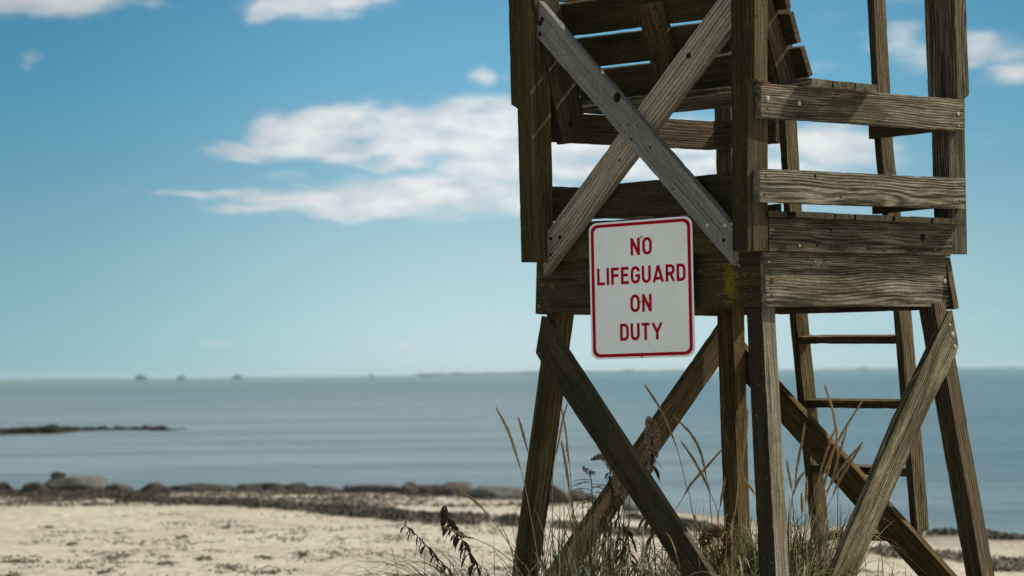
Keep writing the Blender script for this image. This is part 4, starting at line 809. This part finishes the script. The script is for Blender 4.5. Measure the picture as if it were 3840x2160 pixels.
# ------------------------------------------------------------------ plants
def tube(b, pts, r0, r1, seg=5, wob=0.0, rs=None):
    pts = [Vector(p_) for p_ in pts]; n_ = len(pts); pv = None
    for i, p_ in enumerate(pts):
        tdir = (pts[min(n_-1, i+1)]-pts[max(0, i-1)]).normalized(); s1 = tdir.orthogonal().normalized(); s2 = tdir.cross(s1); r_ = r0+(r1-r0)*i/(n_-1)
        if wob: r_ *= 1+wob*rs.uniform(-1, 1)
        c_ = [b.verts.new(p_+(s1*math.cos(6.2832*j/seg)+s2*math.sin(6.2832*j/seg))*r_) for j in range(seg)]
        if pv:
            for j in range(seg): b.faces.new((pv[j], pv[(j+1) % seg], c_[(j+1) % seg], c_[j]))
        pv = c_
    return b
def smooth_path(pts, k=5):
    pts = [Vector(p_) for p_ in pts]; o = []
    for i in range(len(pts)-1):
        a, b_, c_, d_ = pts[max(0, i-1)], pts[i], pts[i+1], pts[min(len(pts)-1, i+2)]
        for j in range(k):
            f = j/k; o.append(0.5*((2*b_)+(c_-a)*f+(2*a-5*b_+4*c_-d_)*f*f+(-a+3*b_-3*c_+d_)*f**3))
    o.append(pts[-1]); return o
def blade(b, base, tip, sag, w_, rs, seg=7):
    """one grass blade: a narrow folded ribbon from base to tip, arched upward by sag"""
    base, tip = Vector(base), Vector(tip); side = Vector((rs.uniform(-1, 1), rs.uniform(-1, 1), 0)).normalized()
    if abs(side.y) > 0.8: side = Vector((0.8, 0.6, 0))
    pv = None
    for i in range(seg+1):
        f = i/seg; p_ = base.lerp(tip, f)+Vector((0, 0, sag*4*f*(1-f))); ww = w_*(1-f**2.2)*0.5+0.0004
        c_ = [b.verts.new(p_-side*ww), b.verts.new(p_+Vector((0, 0, -ww*0.5))), b.verts.new(p_+side*ww)]
        if pv: b.faces.new((pv[0], pv[1], c_[1], c_[0])); b.faces.new((pv[1], pv[2], c_[2], c_[1]))
        pv = c_
b = bmesh.new()
for k in range(7):
    pts = [Vector((0.004*k-0.012, -0.004*k+0.0, 0.004))]
    for j in range(9): pts.append(pts[-1]+Vector((rs.uniform(-.006, .009), rs.uniform(-.006, .004)*0.6, rs.uniform(-.009, .001))))
    tube(b, pts, 0.0012, 0.0008, 4)
from_bm('strands', b, STRING, plain('pink_string', (0.36, 0.15, 0.11), 0.9, 0.1)); tag(STRING, 'frayed pink string caught on the near end of the top rail', 'string')
SL = ['tall curved straw seed stalk left of the left tower leg', 'short straw seed stalk half hidden behind the left tower leg', 'straw seed stalk leaning left over the seaweed band', 'low leaning straw seed stalk over the fanned grass at the left', 'upright straw stalk just right of the left tower leg', 'thin stalk hugging the right side of the left tower leg', 'lower straw stalk right of the left leg, beside the taller one',
      'longest straw seed stalk crossing the far brace below the sign', 'arching straw seed stalk left of the middle leg', 'straight leaning stalk under the arching one', 'straw stalk slanting up to the right towards the middle leg', 'brown seed stalk in front of the middle leg', 'short stalk tip between the middle and front corner legs',
      'tallest straw stalk right of the front corner leg', 'longest right-leaning stalk right of the front corner leg', 'stalk left of the tallest one, right of the corner leg', 'narrow upright stalk beside the tallest right stalk', 'upper of two parallel right-leaning stalks', 'lower of two parallel right-leaning stalks', 'dark upright stalk in front of the ladder foot', 'short left-leaning stalk next to the corner leg', 'short stalk before the ladder rail', 'bright pale-edged stalk before the tallest right stalk', 'small curved stalk near the corner leg', 'shortest stalk tip by the corner leg', 'broken straw stalk standing before the middle leg', 'stubby straw stalk in the clump left of the middle leg']
for i, (h, st) in enumerate(ST):
    rs = random.Random(i); e = empty('seed_stalk', (st[-1][0], st[-1][1], gz(st[-1][0], st[-1][1])))
    off = Vector(e.location)
    hp = [Vector(p_)-off for p_ in h]; sp_ = [Vector(p_)-off for p_ in st]
    path = smooth_path([hp[-1]]+sp_, 5)
    # leave the stem in the ground, not beyond it
    path = [p_ for p_ in path if p_.z > -0.03]
    b = tube(bmesh.new(), path, 0.0016, 0.0026, 5); from_bm('stem', b, e, M['straw'], True)
    b = bmesh.new(); hh = smooth_path(hp, 9); n_ = len(hh)
    big = 0.0062 if i not in (4, 5) else 0.005
    pv = None
    for k in range(n_):
        f = k/(n_-1); r_ = big*(math.sin(math.pi*min(1, 0.10+f*0.86)))**0.6*(1+0.18*rs.uniform(-1, 1)); tdir = (hh[min(n_-1, k+1)]-hh[max(0, k-1)]).normalized(); s1 = tdir.orthogonal().normalized(); s2 = tdir.cross(s1)
        c_ = [b.verts.new(hh[k]+(s1*math.cos(1.0472*j)+s2*math.sin(1.0472*j))*r_*(1+0.2*rs.uniform(-1, 1))) for j in range(6)]
        if pv:
            for j in range(6): b.faces.new((pv[j], pv[(j+1) % 6], c_[(j+1) % 6], c_[j]))
        pv = c_
        if k % 1 == 0:      # glumes sticking up along the head
            for _ in range(3):
                a = rs.uniform(0, 6.28); dr = (s1*math.cos(a)+s2*math.sin(a)); p_ = hh[k]+dr*r_*0.8; q_ = p_+dr*0.0022-tdir*0.011; sd_ = tdir.cross(dr)*0.0018
                b.faces.new([b.verts.new(p_-sd_), b.verts.new(p_+sd_), b.verts.new(q_)])
    from_bm('seed_head', b, e, M['seed'])
    tag(e, SL[i], 'dune grass stalk', 'tall seed stalks of dune grass')

def leaf(b, base, dirv, L, w_, droop, rs, curl=0.0, seg=6):
    base, dirv = Vector(base), Vector(dirv).normalized(); side = dirv.cross(Vector((0, 0, 1)))
    side = side.normalized() if side.length > 1e-3 else Vector((1, 0, 0)); pv = None; p_ = base.copy(); dd = dirv.copy()
    for i in range(seg+1):
        f = i/seg; ww = w_*0.5*math.sin(math.pi*min(1, 0.08+0.92*f))**0.8+0.0005; tw = side*math.cos(curl*f)+dd.cross(side)*math.sin(curl*f)
        c_ = [b.verts.new(p_-tw*ww), b.verts.new(p_+dd.cross(side)*ww*0.35), b.verts.new(p_+tw*ww)]
        if pv: b.faces.new((pv[0], pv[1], c_[1], c_[0])); b.faces.new((pv[1], pv[2], c_[2], c_[1]))
        pv = c_; dd = (dd+Vector((0, 0, -droop/seg))+rs.uniform(-.15, .15)*side).normalized(); p_ = p_+dd*L/seg
def floret_mass(b, pts, rad, n_, size, rs):
    pts = [Vector(p_) for p_ in pts]
    for _ in range(n_):
        f = rs.random()*(len(pts)-1); i = min(len(pts)-2, int(f)); c0 = pts[i].lerp(pts[i+1], f-i); rr = rad[i]+(rad[i+1]-rad[i])*(f-i)
        v = Vector((rs.gauss(0, 1), rs.gauss(0, 1), rs.gauss(0, 1))).normalized()*rr*rs.uniform(0.35, 1.0); c_ = c0+v
        for _k in range(3):
            a = Vector((rs.uniform(-1, 1), rs.uniform(-1, 1), rs.uniform(-1, 1))).normalized(); s_ = a.orthogonal().normalized()*size*rs.uniform(.5, 1); q = a.cross(s_).normalized()*size*rs.uniform(.5, 1)
            b.faces.new([b.verts.new(c_-s_), b.verts.new(c_+q), b.verts.new(c_+s_*0.8)])
def plant(name, label, key, stem_mat, leaf_mat, nleaf, Ll, wl_, droop, head=None, seed=0, top=0.0, down=True, hmat=None, cat='wildflower', lo=0.0, hi=0.9, stemr=(0.002, 0.0035)):
    pts = GR[key]; rs = random.Random(seed); e = empty(name, (pts[-1][0], pts[-1][1], gz(pts[-1][0], pts[-1][1]))); off = Vector(e.location)
    lp_ = [Vector(p_)-off for p_ in pts]; path = [p_ for p_ in smooth_path(lp_, 8) if p_.z > -0.03]
    from_bm('stem', tube(bmesh.new(), path, stemr[0], stemr[1], 6), e, M[stem_mat], True)
    if nleaf:
        b = bmesh.new(); n_ = len(path)
        for k in range(nleaf):
            f = lo+(hi-lo)*(k+rs.random()*0.7)/nleaf; p_ = path[min(n_-1, int(f*n_))]; a = rs.uniform(0, 6.28)
            dv = Vector((math.cos(a), math.sin(a)*0.6, rs.uniform(-.5, .1) if down else rs.uniform(0.1, 0.6)))
            leaf(b, p_, dv, Ll*rs.uniform(.6, 1.25), wl_*rs.uniform(.6, 1.2), droop*rs.uniform(.7, 1.3), rs, rs.uniform(-2.5, 2.5) if down else 0.3)
        from_bm('foliage', b, e, M[leaf_mat])
    if head:
        hp_, rad, nn, sz = head; b = bmesh.new(); floret_mass(b, [Vector(p_)-off for p_ in hp_], rad, nn, sz, rs); from_bm('flower_head', b, e, M[hmat])
    tag(e, label, cat); return e
gg = GR['green_head']
plant('goldenrod', 'small green goldenrod with yellow-green tip standing under the sign', 'green_stem', 'green', 'green', 16, 0.085, 0.014, 0.9, (gg, [.006, .012, .016, .010, .008], 260, .0035), 3, down=False, hmat='greenfluff', lo=0.12, hi=0.62)
plant('goldenrod', 'tall dried goldenrod with dense brown seed head in front of the far brace', 'tall_stem', 'deadstem', 'deadleaf', 22, 0.08, 0.016, 2.2, (GR['tall_stem'][:4], [.018, .042, .036, .012], 1500, .0060), 5, hmat='fluff', lo=0.18, hi=0.75)
plant('goldenrod', 'dried goldenrod with feathery brown plume bending left behind the front brace', 'plume_stem', 'deadstem', 'deadleaf', 36, 0.05, 0.010, 2.4, (GR['plume_head'], [.008, .016, .02, .016], 620, .0055), 7, hmat='fluff', lo=0.02, hi=0.8)
plant('goldenrod', 'dried goldenrod with dark curled leaves just right of the brown plume', 'dark_stem', 'deadstem', 'deadleaf', 34, 0.055, 0.012, 2.4, ([GR['dark_stem'][0], GR['dark_stem'][1]], [.016, .016], 420, .0055), 9, hmat='fluff', lo=0.2, hi=0.8)
plant('goldenrod', 'leafless-tipped dead goldenrod leaning left, farthest left of the plants', 'left_stem', 'deadstem', 'deadleaf', 36, 0.045, 0.010, 2.2, (GR['left_tip'], [.006, .006], 60, .003), 11, hmat='fluff', lo=0.03, hi=0.7)
plant('goldenrod', 'dead goldenrod with thick hanging black leaves, second from the left', 'left_stem2', 'deadstem', 'deadleaf', 40, 0.065, 0.018, 2.6, None, 13, lo=0.0, hi=0.75)
rb = GR['rust_bush']
plant('goldenrod', 'low rusty-orange seed clump at the foot of the front brace', 'mid_stem', 'deadstem', 'deadleaf', 8, 0.05, 0.012, 2.0, None, 15, lo=0.1, hi=0.8) if False else None
GR['rust_stem'] = [rb[5], rb[6]]
plant('goldenrod', 'low rusty-orange seed clump at the foot of the front brace', 'rust_stem', 'deadstem', 'deadleaf', 6, 0.06, 0.014, 2.0, (rb[:6], [.03, .035, .035, .03, .035, .04], 1500, .0052), 15, hmat='rustfluff', lo=0.1, hi=0.8)
plant('goldenrod', 'bare dead stem with a few broad hanging leaves below the middle of the front brace', 'mid_stem', 'deadstem', 'deadleaf', 16, 0.075, 0.018, 2.4, None, 17, lo=0.05, hi=0.8)
plant('goldenrod', 'thin dead stem with curled black leaves left of the plume plant', 'mid_stem2', 'deadstem', 'deadleaf', 18, 0.06, 0.012, 2.2, None, 19, lo=0.0, hi=0.8)

# dune grass: many blades nobody could count
rs = random.Random(77); bg_, bs_, bd_ = bmesh.new(), bmesh.new(), bmesh.new()
def clump(cx, cy, spread, n_, hmin, hmax, lean=(0, 0), fan=0.35, mixg=0.5, mixd=0.15, w_=0.0042):
    w_ *= 1.35; n_ = int(n_*1.3)
    for _ in range(n_):
        x, y = cx+rs.gauss(0, spread), cy+rs.gauss(0, spread*0.8); z = gz(x, y); h_ = rs.uniform(hmin, hmax)
        dx, dy = rs.gauss(lean[0], fan)*h_, rs.gauss(lean[1], fan*0.7)*h_
        arch = rs.uniform(0.02, 0.22)*h_ + 0.25*abs(dx)
        tz = z+h_*(1-0.35*min(1, abs(dx)/max(.05, h_)))-arch*0.3
        k = rs.random(); b = bg_ if k < mixg else (bd_ if k < mixg+mixd else bs_)
        blade(b, (x, y, z), (x+dx, y+dy, max(z+0.05, tz)), arch, w_*rs.uniform(0.6, 1.3), rs)
# x, y centre; spread; count; heights; lean
clump(0.30, 13.25, 0.12, 110, 0.35, 0.72, (0.05, 0), 0.22, 0.55, 0.10)
clump(-0.12, 12.9, 0.14, 80, 0.2, 0.5, (-0.5, 0), 0.5, 0.5, 0.1)
for k in range(120):      # the fan of long blades sweeping left
    x, y = rs.gauss(-0.12, 0.05), rs.gauss(12.45, 0.08); z = gz(x, y); L = rs.uniform(0.25, 0.62); tz = z+rs.uniform(0.05, 0.42)*(1.15-L*0.3)
    blade(bg_ if rs.random() < 0.55 else bs_, (x, y, z), (x-L, y+rs.uniform(-.2, .2), tz), rs.uniform(0.04, 0.14), 0.0036*rs.uniform(.6, 1.2), rs)
clump(0.44, 12.7, 0.16, 120, 0.2, 0.48, (0, 0), 0.5, 0.45, 0.25)
clump(0.70, 12.6, 0.14, 110, 0.15, 0.42, (0, 0), 0.5, 0.5, 0.2)
clump(0.93, 12.75, 0.12, 460, 0.25, 0.58, (0, 0), 0.45, 0.6, 0.15, 0.0055)
clump(0.80, 12.35, 0.12, 160, 0.15, 0.36, (0, 0), 0.5, 0.6, 0.15, 0.005)
clump(1.02, 12.5, 0.10, 220, 0.2, 0.46, (0, 0), 0.45, 0.6, 0.2, 0.005)
clump(1.24, 12.75, 0.09, 420, 0.2, 0.62, (0.05, 0), 0.30, 0.30, 0.28, 0.0045)
clump(1.22, 12.5, 0.08, 300, 0.15, 0.42, (0.1, 0), 0.5, 0.35, 0.40, 0.005)
clump(1.40, 12.7, 0.08, 70, 0.15, 0.36, (0.2, 0), 0.5, 0.5, 0.2)
clump(0.75, 13.4, 0.3, 160, 0.25, 0.6, (0, 0), 0.35, 0.35, 0.15)
clump(1.9, 13.3, 0.25, 30, 0.1, 0.3, (0, 0), 0.5, 0.5, 0.2)
clump(0.05, 12.4, 0.10, 40, 0.12, 0.30, (0, 0), 0.6, 0.4, 0.2)
clump(0.33, 12.6, 0.10, 60, 0.2, 0.55, (0.1, 0), 0.3, 0.6, 0.2, 0.005)
clump(0.62, 12.5, 0.16, 110, 0.15, 0.40, (0, 0), 0.55, 0.6, 0.2, 0.005)
clump(1.10, 12.6, 0.14, 220, 0.15, 0.40, (0, 0), 0.6, 0.5, 0.3, 0.0045)
clump(0.15, 12.6, 0.12, 90, 0.15, 0.38, (0, 0), 0.6, 0.6, 0.15)
tag(from_bm('green_dune_grass', bg_, None, M['blade']), 'green blades of dune grass growing thick round the tower feet', 'dune grass', kind='stuff')
tag(from_bm('dry_dune_grass', bs_, None, M['dryblade']), 'straw-coloured dry dune grass tangled among the green blades', 'dry grass', kind='stuff')
M['bleached'] = plain('bleached_grass', (0.60, 0.58, 0.42), 0.6, 0.3, 0.25, 30, 0.25)
tag(from_bm('bleached_dune_grass', bd_, None, M['bleached']), 'pale bleached grass blades bent over at the tower feet', 'dead grass', kind='stuff')

# ------------------------------------------------------------------ the sea air between here and the horizon
b = bmesh.new(); bmesh.ops.create_cube(b, size=1, matrix=Matrix.Translation((0, 1500, 5)) @ Matrix.Diagonal((13000, 11000, 16, 1)))
mh = bpy.data.materials.new('sea_haze'); mh.use_nodes = True; th = NT(mh.node_tree)
oh = th.n('ShaderNodeOutputMaterial'); ph = th.n('ShaderNodeVolumePrincipled'); ph.inputs['Color'].default_value = (0.76, 0.93, 0.98, 1); ph.inputs['Density'].default_value = 0.00009; ph.inputs['Anisotropy'].default_value = 0.2
th.t.links.new(ph.outputs[0], oh.inputs['Volume'])
tag(from_bm('haze', b, None, mh), kind='stuff')
